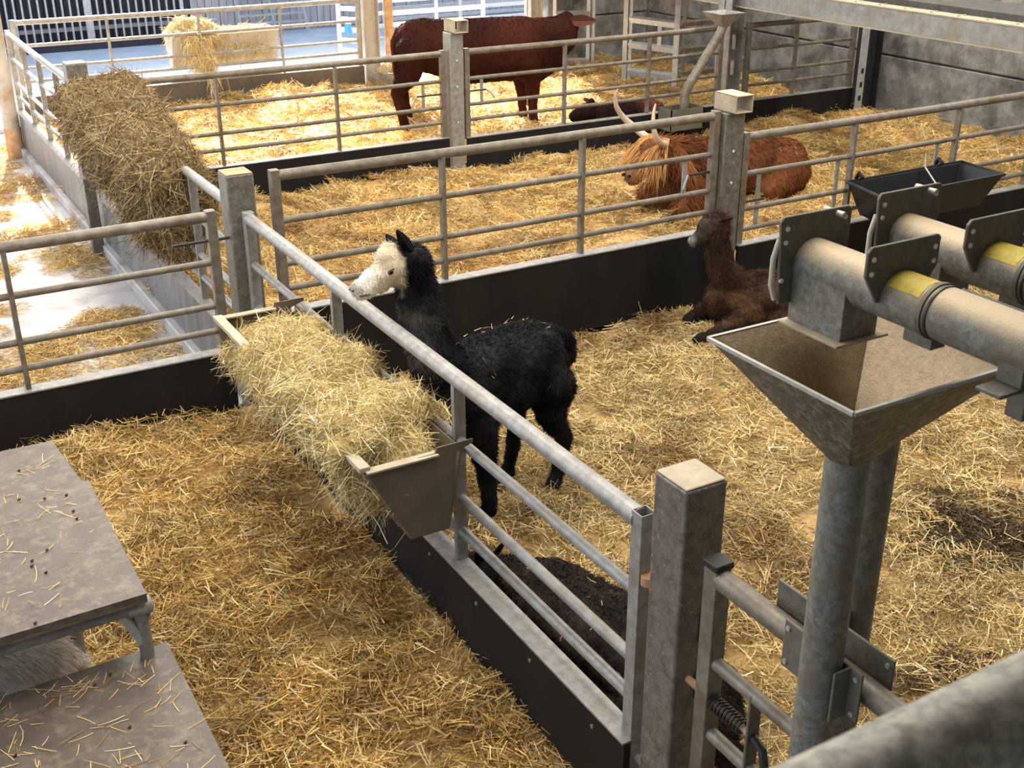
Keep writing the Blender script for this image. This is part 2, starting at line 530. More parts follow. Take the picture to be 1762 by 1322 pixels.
# details of the near gates: slots, spring latch, hinges
np_ = bpy.data.objects['gate_post.002']
for hz in (.93, .72):
    MB().box(.005, .03, -.0755, -.065, hz - .05, hz + .05).build('slot_shade', M['dark'], np_, bevel=.002)  # no opening cut: the slot's inner shade is a dark block
g = G['near']
MB().tube([(-.02, 0, .98), (-.13, 0, .98)], .014, 10).build('hinge_pin', M['rust'], g)
MB().tube([(-.04, 0, .995), (-.04, 0, .965)], .026, 10).build('hinge_eye', M['rust'], g)
MB().tube([(-.02, 0, .28), (-.13, 0, .28)], .014, 10).build('hinge_pin', M['galv'], g)
for k in range(9):
    MB().tube([(.15 + k * .41, .056, .30), (.15 + k * .41, .062, .30)], .008, 8).build('bolt', M['galv'], KB[g.name])
g = G['spring']
L5 = 2.985
MB().box(L5 - .031, L5 + .031, -.031, .031, 1.20, 1.222).build('plastic_cap', M['dark'], g, bevel=.004)
MB().tube([(L5 - .02, 0, .755), (L5 + .11, 0, .755)], .012, 10).build('latch_bolt', M['rust'], g)
hel = [(L5 - .03 - .13 * t / 96, .022 * math.cos(t * .62), .755 + .022 * math.sin(t * .62)) for t in range(97)]
MB().tube(hel, .0045, 6).build('latch_spring', M['dark'], g)
MB().tube([(L5 - .02, 0, .755), (L5 - .2, 0, .755)], .010, 8).build('spring_rod', M['rust'], g)
MB().box(L5 - .20, L5 - .19, -.022, .022, .63, .90).build('latch_plate', M['plate'], g, bevel=.003)
MB().tube([(L5 - .2, 0, .755), (L5 - .24, 0, .74), (L5 - .27, .01, .68), (L5 - .29, .01, .60)], .013, 8).build('latch_handle', M['dark'], g)

# ------------------------------------------------------------------ columns and the walkway beam
cl = empty('round_column', (1.70, 13.95, -.12))
tag(cl, 'tall round rusty-based column at the lane corner', 'column')
MB().tube([(0, 0, 0), (0, 0, ROOF_Z + .12)], .085, 20).build('shaft', M['whitecol'], cl)
MB().tube([(0, 0, 0), (0, 0, .32)], .09, 20).build('rusty_foot', M['rust'], cl)


def h_column(name, label, x, y, w_, d_, m, z0=-.1, z1=None, t=.014, rot=0, cat='column'):
    r = empty(name, (x, y, 0), rot)
    tag(r, label, cat)
    z1 = z1 or ROOF_Z
    MB().box(-w_ / 2, -w_ / 2 + t, -d_ / 2, d_ / 2, z0, z1).build('flange', M[m], r)
    MB().box(w_ / 2 - t, w_ / 2, -d_ / 2, d_ / 2, z0, z1).build('flange', M[m], r)
    MB().box(-w_ / 2, w_ / 2, -t / 2, t / 2, z0, z1).build('web', M[m], r)
    return r


h_column('steel_column', 'pale steel column beside the rusty downpipe', 6.50, 15.12, .22, .2, 'whitecol')
dp = empty('downpipe', (6.74, 15.0, -.1))
tag(dp, 'rusty brown round downpipe beside the pale steel column', 'pipe')
MB().tube([(0, 0, 0), (0, 0, ROOF_Z)], .06, 16).build('pipe', M['rust'], dp)
for z in (.5, 1.6):
    MB().tube([(0, 0, z), (0, 0, z + .05)], .066, 16).build('pipe_clip', M['whitecol'], dp)
h_column('steel_column', 'pale steel column at the end of the dark back wall', 9.15, 15.25, .2, .2, 'whitecol')
hc = h_column('steel_column', 'grey steel H column holding the walkway beam', 8.95, 10.62, .20, .22, 'galv', z1=1.80)
for z in (1.0, .72):
    MB().box(-.06, -.02, -.13, -.11, z - .08, z + .08).build('slotted_bracket', M['galvb'], hc, bevel=.004)
dc = h_column('steel_column', 'dark steel column against the concrete panel wall', 10.98, 10.45, .22, .2, 'darkcol')
MB().box(-.24, -.13, -.10, -.085, -.05, 1.45).build('slotted_strip', M['galvb'], dc)
for z in (.06, .22, .38, .54):
    MB().box(-.2, -.165, -.106, -.098, z - .03, z + .03).build('slot_shade', M['dark'], dc)  # shade of each slot put on as a dark block
BX = 9.0
bmn = empty('walkway_beam', (BX, 8, 1.38))
tag(bmn, 'long dusty steel beam edging the raised walkway', 'beam')
MB().box(0, .012, -5.5, 6.5, 0, .19).build('web', M['beam'], bmn)
MB().box(-.05, .10, -5.5, 6.5, -.012, 0).build('bottom_flange', M['ledge'], bmn)
MB().box(-.01, .20, -5.5, 6.5, .19, .202).build('top_flange', M['ledge'], bmn)
for k in range(26):
    for dx in (.06, .14):
        MB().tube([(dx, -5.2 + k * .32, .202), (dx, -5.2 + k * .32, .212)], .014, 8).build('bolt', M['ledge'], bmn)
tag(MB().box(9.19, 9.85, 2.5, 14.5, 1.585, 1.64).build('walkway_deck', M['deck']), 'dark raised walkway deck above the beam', 'walkway')

# ------------------------------------------------------------------ feed tubes, hopper, downpipes
hr = tag(MB().tube([(-.6, .385, 2.457), (3.0, .385, 2.457)], .034, 24).build('handrail', M['handrail']), 'mottled galvanised handrail tube of the viewing walkway', 'handrail')

HX0, HX1, HY0, HY1, HZ = 1.55, 2.05, 1.405, 1.84, 2.025
PX, PY, PZ, PR = 1.765, 1.60, 1.79, .050
hp = empty('feed_hopper', (PX, PY, 1.0))
tag(hp, 'square steel feed hopper open at the top under the feed tube', 'hopper')


def hopper_faces(x0, x1, y0, y1, z, cx, cy, cz, r, n=24, off=0.0):
    rim = []
    per = n // 4
    cs = [(x0, y0), (x1, y0), (x1, y1), (x0, y1)]
    for k in range(4):
        a, b = cs[k], cs[(k + 1) % 4]
        for j in range(per):
            t = j / per
            rim.append((a[0] + (b[0] - a[0]) * t, a[1] + (b[1] - a[1]) * t, z))
    bot = []
    for k in range(n):
        an = -3 * PI / 4 + 2 * PI * k / n
        bot.append((cx + r * math.cos(an), cy + r * math.sin(an), cz))
    fs = [(k, (k + 1) % n, n + (k + 1) % n, n + k) for k in range(n)]
    return rim + bot, fs


def rel(vs, o): return [(v[0] - o[0], v[1] - o[1], v[2] - o[2]) for v in vs]


HO = (PX, PY, 1.0)
v, f = hopper_faces(HX0, HX1, HY0, HY1, HZ, PX, PY, PZ, PR)
hso = MB().add(rel(v, HO), f).build('hopper_outside', M['hopper'], hp)
e = .006
v, f = hopper_faces(HX0 + e, HX1 - e, HY0 + e, HY1 - e, HZ + .001, PX, PY, PZ + .012, PR)
MB().add(rel(v, HO), f).build('hopper_inside', M['hopin'], hp)
for a, b in (((HX0, HY0), (HX1, HY0)), ((HX1, HY0), (HX1, HY1)), ((HX1, HY1), (HX0, HY1)), ((HX0, HY1), (HX0, HY0))):
    MB().bar((a[0] - PX, a[1] - PY, HZ - 1), (b[0] - PX, b[1] - PY, HZ - 1), .008, .008).build('hopper_rim', M['edge'], hso)
MB().tube([(0, 0, PZ - 1 + .01), (-.004, -.004, -.62)], PR, 24).build('downpipe', M['tubem'], hp)
P2 = (2.0, 1.73)
MB().tube([(P2[0] - PX - .06, P2[1] - PY - .02, .9), (P2[0] - PX, P2[1] - PY, .72), (P2[0] - PX + .004, P2[1] - PY + .01, -.62)], .052, 24).build('downpipe', M['tubem'], hp)
# clamp plates across the gate rail
MB().box(1.795 - PX, 1.803 - PX, 1.50 - PY, 1.76 - PY, .11, .25).build('clamp_plate', M['plate'], hp, bevel=.002)
MB().box(1.745 - PX, 1.80 - PX, 1.535 - PY, 1.543 - PY, .11, .25).build('clamp_lug', M['plate'], hp, bevel=.002)
MB().box(1.898 - PX, 1.906 - PX, 1.50 - PY, 1.90 - PY, .11, .25).build('clamp_plate', M['plate'], hp, bevel=.002)
MB().box(1.90 - PX, 1.98 - PX, 1.70 - PY, 1.708 - PY, .11, .25).build('clamp_lug', M['plate'], hp, bevel=.002)
for yy in (1.515, 1.745):
    for zz in (.13, .23):
        for xa, xb in ((1.790, 1.808), (1.893, 1.911)):
            MB().tube([(xa - PX, yy - PY, zz), (xb - PX, yy - PY, zz)], .007, 8).build('bolt', M['edge'], hp)


def feed_tube(label, X, Y1, Z=2.175):
    r = empty('feed_tube', (X, Y1, Z))
    tag(r, label, 'feed tube', 'galvanised feed tubes above the hopper')
    MB().tube([(0, -1.6, 0), (0, -.005, 0)], .054, 32).build('barrel', M['tubem'], r)

    def plate(y, poly, nm):
        return MB().prism([(x, y, z) for x, z in poly], (0, -.008, 0)).build(nm, M['plate'], r, bevel=.002)
    p1_ = plate(0, [(-.085, -.085), (.10, -.085), (.105, .105), (.095, .112), (-.09, .112), (-.098, .10)], 'end_plate')
    for x, z in ((-.08, .085), (-.082, .055), (-.084, -.03), (.085, .088)):
        MB().tube([(x, -.006, z), (x, -.0105, z)], .0055, 10).build('bolt', M['holem'], p1_)  # pale disc stands for light showing through a plate hole
    MB().tube([(.06, .03, .10), (.06, -.03, .10)], .007, 10).build('rod', M['edge'], r)
    p2_ = plate(-.25, [(-.10, .055), (-.062, -.005), (.062, -.005), (.10, .05), (.10, .108), (.092, .115), (-.09, .115), (-.10, .105)], 'stiffener_plate')
    for x, z in ((-.085, .09), (-.087, .06), (.085, .09), (.085, .06)):
        MB().tube([(x, -.256, z), (x, -.2605, z)], .0055, 10).build('bolt', M['holem'], p2_)  # plate hole again, its light put in as a pale disc
    # outlet box under the end
    MB().box(-.052, .052, -.165, -.004, -.125, .0).build('outlet_box', M['tubem'], r, bevel=.002)
    MB().box(-.075, .075, -.18, .0, -.13, -.124).build('outlet_flange', M['ledge'], r, bevel=.001)
    # yellow sticker, collar seam, lower clips
    n = 10
    vs = [((.0548) * math.sin(a), y, (.0548) * math.cos(a)) for y in (-.262, -.345) for a in [(-.95 + 1.6 * k / n) for k in range(n + 1)]]
    MB().add(vs, [(k, k + 1, n + 2 + k, n + 1 + k) for k in range(n)]).build('warning_sticker', M['yellow'], r)
    MB().tube([(0, -.352, 0), (0, -.362, 0)], .0575, 32).build('collar', M['plate'], r)
    MB().tube([(0, -.37, 0), (0, -.375, 0)], .0565, 32).build('seam_ring', M['dark'], r)
    MB().box(-.02, .02, -.37, -.30, -.075, -.05).build('clip', M['plate'], r)
    MB().tube([(.046, -.37, .038), (.046, -1.6, .038)], .005, 8).build('cable', M['dark'], r)
    MB().tube([(-.088, .004, .06), (-.101, .004, .02), (-.101, .004, -.04), (-.088, .004, -.075)], .006, 8).build('twine', M['rope'], r)
    # support bracket
    MB().box(-.10, .04, -.60, -.545, -.07, -.062).build('bracket_plate', M['plate'], r, bevel=.002)
    MB().box(-.012, .06, -.59, -.55, -.14, -.07).build('bracket_leg', M['plate'], r, bevel=.002)
    MB().box(-.048, -.04, -.60, -.545, -.062, .01).build('bracket_strap', M['plate'], r, bevel=.002)
    return r


feed_tube('galvanised feed tube ending over the square hopper', 1.785, 1.80)
feed_tube('galvanised feed tube running beyond the tube over the hopper', 2.10, 1.83)

# ------------------------------------------------------------------ hay trough on the near gate
TY0, TY1 = 3.52, 5.29


def hay_trough(label, y0, y1, prof, loc=(0, 0), rot=0, m='rail', pm_='trough'):
    r = empty('hay_trough', (loc[0], loc[1], 0), rot)
    tag(r, label, 'hay trough')
    (xa, za), (xb, zb), (xc, zc), (xd, zd) = prof
    t = .006
    for y in (y0, y1):
        ex = -t if y == y0 else t
        MB().prism([(xa, y, za), (xb, y, zb), (xc, y, zc), (xd - .02, y, zd - .01), (xd + .05, y, zd + .015), (xd + .05, y, zd + .03), (xd - .1, y, zd + .03), (xd - .11, y, zd + .008), (xa, y, za + .004)], (0, ex, 0)).build('end_plate', M[pm_], r)
        MB().box(xa, xd - .10, y - .02, y + .02, za, za + .007).build('plate_flange', M['ledge'], r)
    MB().prism([(xa, y0, za), (xb, y0, zb), (xb + t, y0, zb), (xa + t, y0, za)], (0, y1 - y0, 0)).build('front_sheet', M[pm_], r)
    MB().box(xb, xc, y0, y1, zb - t, zb).build('bottom_sheet', M[pm_], r)
    MB().prism([(xc, y0, zc), (xd, y0, zd), (xd + t, y0, zd), (xc + t, y0, zc)], (0, y1 - y0, 0)).build('back_sheet', M[pm_], r)
    MB().box(xa - .022, xa + .022, y0, y1, za, za + .022).build('rim', M['ledge'], r, bevel=.003)
    return r


hay_trough('grey steel hay trough hung on the long gate', TY0, TY1, [(1.41, .93), (1.58, .60), (1.74, .60), (1.80, .93)])
hay_trough('sunlit steel hay trough outside the open barn end', -.68, .68, [(-.24, .86), (-.06, .46), (.06, .46), (.20, .86)], loc=(4.55, 15.30), rot=-PI / 2, m='galvb', pm_='whitecol')


# ------------------------------------------------------------------ voxel bodies
def rings(c0, r0, c1, r1, lat=None, flat=1.0, n=16, hs=5):
    """capsule with tapering radius, closed; lat/flat scales across a lateral axis"""
    c0, c1 = np.array(c0, float), np.array(c1, float)
    d = c1 - c0
    Ld = np.linalg.norm(d)
    d = d / Ld if Ld > 1e-6 else np.array([0, 0, 1.])
    a = np.cross(d, [0, 0, 1.] if abs(d[2]) < .9 else [1., 0, 0])
    a /= np.linalg.norm(a)
    b = np.cross(d, a)
    prof = [(c0 - d * r0 * math.cos(t), r0 * math.sin(t)) for t in [PI / 2 * i / hs for i in range(1, hs + 1)]]
    prof += [(c1 + d * r1 * math.sin(t), r1 * math.cos(t)) for t in [PI / 2 * i / hs for i in range(0, hs)]]
    vs = [c0 - d * r0]
    for c, r in prof:
        vs += [c + (a * math.cos(2 * PI * k / n) + b * math.sin(2 * PI * k / n)) * r for k in range(n)]
    vs.append(c1 + d * r1)
    fs = [(0, 1 + (k + 1) % n, 1 + k) for k in range(n)]
    for i in range(len(prof) - 1):
        o, q = 1 + i * n, 1 + (i + 1) * n
        fs += [(o + k, o + (k + 1) % n, q + (k + 1) % n, q + k) for k in range(n)]
    o, e_ = 1 + (len(prof) - 1) * n, len(vs) - 1
    fs += [(o + k, o + (k + 1) % n, e_) for k in range(n)]
    vs = np.array(vs)
    if lat is not None and flat != 1:
        lat = np.array(lat, float)
        lat /= np.linalg.norm(lat)
        k = ((vs - c0) @ lat)
        vs = vs + np.outer(k * (flat - 1), lat)
    return [tuple(p) for p in vs], fs


def blob(name, segs, voxel, smooth, m, base=(0, 0, 0), colfn=None, disp=None, lat=None, parent=None):
    """segs: (p0, r0, p1, r1[, flat]) capsules in coordinates relative to base; remeshed into one skin"""
    mb = MB()
    for s_ in segs:
        v_, f_ = rings(s_[0], s_[1], s_[2], s_[3], lat, s_[4] if len(s_) > 4 else 1.0)
        mb.add(v_, f_)
    me = bpy.data.meshes.new('tmp')
    me.from_pydata(mb.v, [], mb.f)
    t = bpy.data.objects.new('tmp', me)
    tsc = bpy.data.scenes.new('tmp')      # an otherwise empty scene keeps the evaluation quick
    tsc.collection.objects.link(t)
    rm = t.modifiers.new('r', 'REMESH')
    rm.mode = 'VOXEL'
    rm.voxel_size = voxel
    sm = t.modifiers.new('s', 'SMOOTH')
    sm.factor = .5
    sm.iterations = smooth
    vl = tsc.view_layers[0]
    vl.update()
    dg = vl.depsgraph
    me2 = bpy.data.meshes.new_from_object(t.evaluated_get(dg))
    bpy.data.objects.remove(t)
    bpy.data.meshes.remove(me)
    bpy.data.scenes.remove(tsc)
    me2.name = name
    if disp:
        amp, fr = disp
        pn = [(vtx.co.copy(), vtx.normal.copy()) for vtx in me2.vertices]
        co = [c_ for p, q in pn for c_ in (p + q * amp * (noise.noise(p * fr) + .5 * noise.noise(p * fr * 2.3)))]
        me2.vertices.foreach_set('co', co)
        me2.update()
    me2.polygons.foreach_set('use_smooth', [True] * len(me2.polygons))
    if colfn:
        V = np.zeros(len(me2.vertices) * 3, np.float32)
        me2.vertices.foreach_get('co', V)
        set_col(me2, colfn(V.reshape(-1, 3)))
    me2.materials.clear()
    me2.materials.append(m)
    o = bpy.data.objects.new(name, me2)
    COL.objects.link(o)
    o.location = base
    if parent: o.parent = parent
    return o


def fleece(body, n, L, W, colfn, comb=(0, 0, -1), up=.5, rand=.5, name='fleece', mask=None, jit=.15, lift=0.0, k=2):
    P, N_ = sample(body.data, n)
    if mask is not None:
        kf = mask(P)
        P, N_ = P[kf], N_[kf]
    n = len(P)
    cb = comb(P) if callable(comb) else np.tile(np.array(comb, float), (n, 1))
    T = cb - N_ * np.sum(cb * N_, 1, keepdims=True)
    D = N_ * up + unit(T) * (1 - up) + rng.normal(size=(n, 3)) * rand * .5
    c = colfn(P) * (1 + rng.uniform(-jit, jit, (n, 1)))
    lens = rng.uniform(.6, 1.2, n) * (L(P) if callable(L) else L)
    bend = unit(T) * .25 + rng.normal(size=(n, 3)) * .12
    V, Q, cc = ribbons(P + N_ * lift, D, lens, np.full(n, W), np.clip(c, 0, 1), bend, k=k, tip=.15)
    o = np_mesh(name, V, Q, M['fur'], cc, body, smooth=True)
    o['kind'] = 'stuff'
    return o


def fb(P, s_):
    """cheap smooth pseudo noise in numpy, -1..1"""
    x, y, z = P[:, 0] * s_, P[:, 1] * s_, P[:, 2] * s_
    return (np.sin(x * 1.7 + 1.3 * np.sin(y * 1.1 + z)) + np.sin(y * 2.1 + 1.1 * np.sin(z * 1.7 + x * .6)) + np.sin(z * 1.9 + 1.2 * np.sin(x * 1.3 + y * .8))) / 3


def lerp(a, b, t):
    t = np.clip(t, 0, 1)[:, None]
    return np.array(a)[None] * (1 - t) + np.array(b)[None] * t


def frame(base, heading):
    """F(s, l, z): s forward, l to the animal's left, relative to base"""
    u = np.array([heading[0], heading[1]], float)
    u /= np.linalg.norm(u)
    lft = np.array([-u[1], u[0]])

    def F(s_, l, z): return (u[0] * s_ + lft[0] * l, u[1] * s_ + lft[1] * l, z)
    return F, (lft[0], lft[1], 0), (u[0], u[1], 0)


def eye(F, s_, l, z, r, parent):
    p = F(s_, l, z)
    vs, fs = rings(p, r, (p[0] + 1e-4, p[1], p[2]), r, n=12)
    return MB().add(vs, fs).build('eye', M['eye'], parent)


def chain(F, pts):
    """polyline of (s,l,z,r) -> capsule segments"""
    return [(F(*a[:3]), a[3], F(*b[:3]), b[3]) for a, b in zip(pts, pts[1:])]


def ear(F, base, tip, wid, m, parent, colr, up=(0, 0, 1), name='ear'):
    """pointed leaf-shaped ear with a cupped section"""
    b, t = Vector(F(*base)), Vector(F(*tip))
    d = t - b
    sd_ = d.cross(Vector(up)).normalized()
    nrm = sd_.cross(d).normalized()
    vs, fs = [], []
    prof = ((0, .55), (.25, .95), (.5, 1), (.75, .7), (.92, .35), (1, .06))
    for tt, ww in prof:
        c = b + d * tt
        h = wid * ww / 2
        vs += [c - sd_ * h + nrm * h * .35, c - nrm * h * .25, c + sd_ * h + nrm * h * .35, c - nrm * (h * .25 + wid * .16)]
    for i in range(len(prof) - 1):
        o, q = i * 4, i * 4 + 4
        fs += [(o, o + 1, q + 1, q), (o + 1, o + 2, q + 2, q + 1), (o + 2, o + 3, q + 3, q + 2), (o + 3, o, q, q + 3)]
    fs += [(3, 2, 1, 0), tuple(len(vs) - 4 + k for k in range(4))]
    o = MB().add(vs, fs).build(name, m, parent)
    set_col(o.data, np.tile(np.array(colr, np.float32), (len(o.data.vertices), 1)))
    return o


exec_animals = True
# ---- black and white alpaca, standing
B = (2.72, 4.51, 0.0)
F, LAT, FWD = frame(B, (-.982, -.19))
fz = .02
segs = [
    (F(.06, 0, .73), .20, F(.30, 0, .71), .215), (F(.30, 0, .71), .215, F(.52, 0, .69), .195), (F(.05, 0, .75), .175, F(.01, 0, .70), .165),
    (F(.50, 0, .65), .175, F(.58, 0, .76), .13), (F(.55, 0, .79), .14, F(.65, 0, 1.03), .100), (F(.65, 0, 1.03), .100, F(.69, 0, 1.26), .087),
    (F(.69, 0, 1.26), .087, F(.715, 0, 1.36), .09), (F(.715, 0, 1.37), .094, F(.80, 0, 1.395), .084), (F(.80, 0, 1.43), .064, F(.825, 0, 1.42), .064),
    (F(.82, 0, 1.375), .064, F(.925, 0, 1.345), .046), (F(.925, 0, 1.342), .044, F(.99, 0, 1.322), .036), (F(.88, 0, 1.325), .042, F(.97, 0, 1.302), .030),
    (F(-.10, 0, .84), .045, F(-.20, .0, .76), .055), (F(-.20, 0, .76), .055, F(-.22, 0, .67), .04)]
for sgn, fr, hi_ in ((1, .34, -.02), (-1, .42, .10)):   # +1 = near (left) side
    l = .115 * sgn
    segs += chain(F, [(.0, l, .62, .125), (.0 + hi_ * .5, l, .46, .07), (-.08 + hi_, l, .31, .040), (-.04 + hi_, l, .13, .031), (.0 + hi_, l, .04, .040)])
    segs += chain(F, [(.47, l, .56, .11), (fr + .08, l, .42, .062), (fr + .06, l, .26, .045), (fr + .05, l, .12, .036), (fr + .07, l, .04, .040)])
BLK, CHAR, GRY, CRM, WHT = (.008, .008, .010), (.028, .028, .030), (.14, .135, .125), (.62, .52, .38), (.72, .68, .62)


def alp_col(P):
    s_ = P[:, 0] * FWD[0] + P[:, 1] * FWD[1]
    z = P[:, 2]
    c = lerp(BLK, CHAR, fb(P, 16) * .7 + .4)
    # greying throat and neck sides
    g_ = np.clip((s_ - .60) / .12, 0, 1) * np.clip((z - .80) / .1, 0, 1) * np.clip((1.22 - z) / .06, 0, 1)
    c = c * (1 - g_[:, None]) + lerp(CHAR, GRY, .55 + .5 * fb(P, 30)) * g_[:, None]
    # cream face
    edge_ = .785 + (z - 1.34) * .10 + .012 * fb(P, 60)
    f_ = np.clip((s_ - edge_) / .015, 0, 1) * np.clip((z - 1.24) / .02, 0, 1)
    face = lerp(CRM, WHT, (s_ - .885) / .06)
    nose = np.clip((s_ - .98) / .02, 0, 1) * np.clip((z - 1.31) / .02, 0, 1)
    face = face * (1 - nose[:, None] * .6) + np.array([[.10, .08, .07]]) * nose[:, None] * .6
    c = c * (1 - f_[:, None]) + face * f_[:, None]
    return c


a1 = blob('alpaca', segs, .012, 5, M['fur'], B, alp_col, (.010, 22), LAT)
tag(a1, 'standing black alpaca with cream face looking over the gate', 'alpaca')
fleece(a1, 60000, lambda P: np.where((P[:, 0] * FWD[0] + P[:, 1] * FWD[1] > .82) & (P[:, 2] > 1.24), .009, np.where(P[:, 2] < .35, .014, .019)), .0028, lambda P: alp_col(P), comb=(.25, .05, -1), up=.5, rand=.8)
ear(F, (.735, .05, 1.43), (.83, .07, 1.565), .05, M['fur'], a1, BLK, up=(0, 1, .2))
ear(F, (.73, -.05, 1.42), (.74, -.14, 1.48), .05, M['fur'], a1, BLK, up=(0, 1, .2))
for l in (.058, -.058):
    v_, f_ = rings(F(.83, l, 1.392), .010, F(.86, l * .93, 1.382), .011, n=12)
    eo = MB().add(v_, f_).build('eye', M['eye'], a1)
    MB().tube([F(.82, l * 1.03, 1.397), F(.839, l * 1.12, 1.402), F(.866, l * .98, 1.388)], .005, 6).build('eyelid', M['hoof'], eo)
for l in (-.011, .011):
    MB().tube([F(1.012, l, 1.332), F(1.024, l, 1.328)], .006, 8).build('nostril', M['eye'], a1)
MB().tube([F(.955, .036, 1.302), F(.99, .028, 1.302), F(1.015, 0, 1.303), F(.99, -.028, 1.302), F(.955, -.036, 1.302)], .0035, 6).build('mouth', M['hoof'], a1)
for sgn, fr, hi_ in ((1, .34, -.02), (-1, .42, .10)):
    for s0 in (hi_ + .02, fr + .09):
        for dl in (-.018, .018):
            MB().tube([F(s0, .115 * sgn + dl, .03), F(s0 + .035, .115 * sgn + dl, .008)], [.018, .01], 8).build('toe', M['hoof'], a1)

# ---- brown-black alpaca lying behind the long gate
B = (2.16, 3.0, 0.0)
F, LAT, FWD = frame(B, (-.12, 1))
segs = [(F(-.42, 0, .19), .19, F(.0, 0, .21), .21), (F(.0, 0, .21), .21, F(.38, 0, .20), .18), (F(.40, 0, .24), .13, F(.62, 0, .20), .09),
        (F(.62, 0, .2), .09, F(.80, .03, .15), .075), (F(.80, .03, .15), .075, F(.93, .04, .12), .05), (F(-.58, 0, .15), .06, F(-.68, 0, .1), .05)]
for l in (-.19, .19):
    segs += chain(F, [(-.35, l * .8, .16, .13), (-.1, l, .08, .075), (-.32, l, .05, .05)])
    segs += chain(F, [(.34, l * .7, .14, .10), (.5, l * .8, .07, .06), (.3, l * .8, .05, .045)])


def alp2_col(P): return lerp((.016, .013, .012), (.045, .032, .026), fb(P, 14) * .6 + .45)


a2 = blob('alpaca', segs, .014, 6, M['fur'], B, alp2_col, (.012, 20), LAT)
tag(a2, 'dark brown alpaca lying along the black kick board', 'alpaca')
fleece(a2, 50000, .015, .0024, lambda P: alp2_col(P), comb=(.3, -.6, -.6), up=.5, rand=.9, jit=.4)
ear(F, (.78, .06, .2), (.74, .10, .30), .045, M['fur'], a2, (.014, .012, .011))
ear(F, (.78, 0, .2), (.74, -.04, .30), .045, M['fur'], a2, (.014, .012, .011))
eye(F, .84, .078, .165, .012, a2)
eye(F, .85, -.012, .165, .012, a2)

# ---- curly brown alpaca lying by the box-capped post
B = (5.20, 5.72, 0.0)
F, LAT, FWD = frame(B, (-1, .12))
segs = [(F(-.38, -.0, .17), .17, F(.0, 0, .19), .185), (F(.0, 0, .19), .185, F(.20, 0, .20), .165), (F(.17, 0, .28), .135, F(.285, 0, .44), .092),
        (F(.285, 0, .44), .088, F(.33, 0, .62), .078), (F(.33, 0, .62), .078, F(.355, 0, .72), .085), (F(.35, 0, .745), .085, F(.41, 0, .735), .072),
        (F(.41, 0, .70), .058, F(.485, .0, .675), .040), (F(.485, 0, .675), .038, F(.52, 0, .66), .032), (F(.45, 0, .655), .034, F(.50, 0, .64), .026)]
segs += chain(F, [(.12, .13, .14, .10), (.30, .17, .09, .06), (.46, .20, .05, .045), (.54, .17, .035, .035)])
segs += chain(F, [(.12, -.13, .13, .10), (.30, -.14, .09, .06), (.44, -.12, .05, .042)])
for l in (-.17, .17):
    segs += chain(F, [(-.30, l * .8, .14, .12), (-.05, l, .07, .07), (-.3, l, .05, .05)])


def alp3_col(P):
    s_ = P[:, 0] * FWD[0] + P[:, 1] * FWD[1]
    z = P[:, 2]
    c = lerp((.036, .020, .013), (.115, .062, .038), fb(P, 15) * .7 + .45)
    leg = np.clip((.14 - z) / .05, 0, 1) * np.clip((s_ - .1) / .1, 0, 1)
    c = c * (1 - leg[:, None]) + np.array([[.022, .017, .014]]) * leg[:, None]
    nk = np.clip((z - .4) / .1, 0, 1)
    c = c * (1 - nk[:, None] * .55) + np.array([[.035, .024, .018]]) * nk[:, None] * .55
    fc = np.clip((s_ - .40) / .03, 0, 1) * np.clip((z - .62) / .03, 0, 1)
    c = c * (1 - fc[:, None] * .8) + np.array([[.05, .042, .036]]) * fc[:, None] * .8
    nz_ = np.clip((s_ - .505) / .03, 0, 1) * np.clip((z - .5) / .1, 0, 1) * .5
    c = c * (1 - nz_[:, None]) + np.array([[.36, .34, .33]]) * nz_[:, None]
    return c


a3 = blob('alpaca', segs, .011, 5, M['fur'], B, alp3_col, (.009, 26), LAT)
tag(a3, 'curly brown alpaca lying with raised neck below the box-capped post', 'alpaca')
fleece(a3, 40000, lambda P: np.where(P[:, 0] < -.42, .010, np.where(P[:, 2] > .70, .034, .020)), .003, lambda P: alp3_col(P), comb=(.4, -.2, -.8), up=.5, rand=1.0, jit=.45)
ear(F, (.33, -.05, .79), (.21, -.16, .80), .06, M['fur'], a3, (.035, .022, .015))
ear(F, (.36, .06, .79), (.31, .13, .83), .05, M['fur'], a3, (.035, .022, .015))
eye(F, .425, .062, .715, .012, a3)
eye(F, .425, -.062, .715, .012, a3)

# ---- white goat under the upper platform
B = (.12, 4.0, 0.02)
F, LAT, FWD = frame(B, (-1, .1))
segs = [(F(-.12, 0, .19), .14, F(.25, 0, .20), .16), (F(.25, 0, .2), .15, F(.45, 0, .22), .14), (F(.45, 0, .28), .09, F(.6, 0, .42), .07), (F(.6, 0, .45), .07, F(.75, 0, .40), .045),
        (F(-.2, 0, .22), .05, F(-.27, 0, .16), .03)]
for l in (-.12, .12):
    segs += chain(F, [(-.05, l, .14, .09), (.12, l, .06, .05), (-.05, l, .04, .035)])
    segs += chain(F, [(.4, l, .13, .08), (.55, l, .06, .045), (.4, l, .04, .035)])


def goat_col(P): return lerp((.62, .57, .52), (.78, .75, .71), fb(P, 12) * .6 + .6)


gt = blob('goat', segs, .012, 5, M['fur'], B, goat_col, None, LAT)
tag(gt, 'white goat lying under the upper ply platform', 'goat')
fleece(gt, 14000, .045, .003, lambda P: goat_col(P), comb=(.5, 0, -.9), up=.18, rand=.35, name='coat', jit=.08)
ear(F, (.62, .06, .48), (.60, .16, .44), .05, M['fur'], gt, (.6, .55, .5))
ear(F, (.62, -.06, .48), (.60, -.16, .44), .05, M['fur'], gt, (.6, .55, .5))

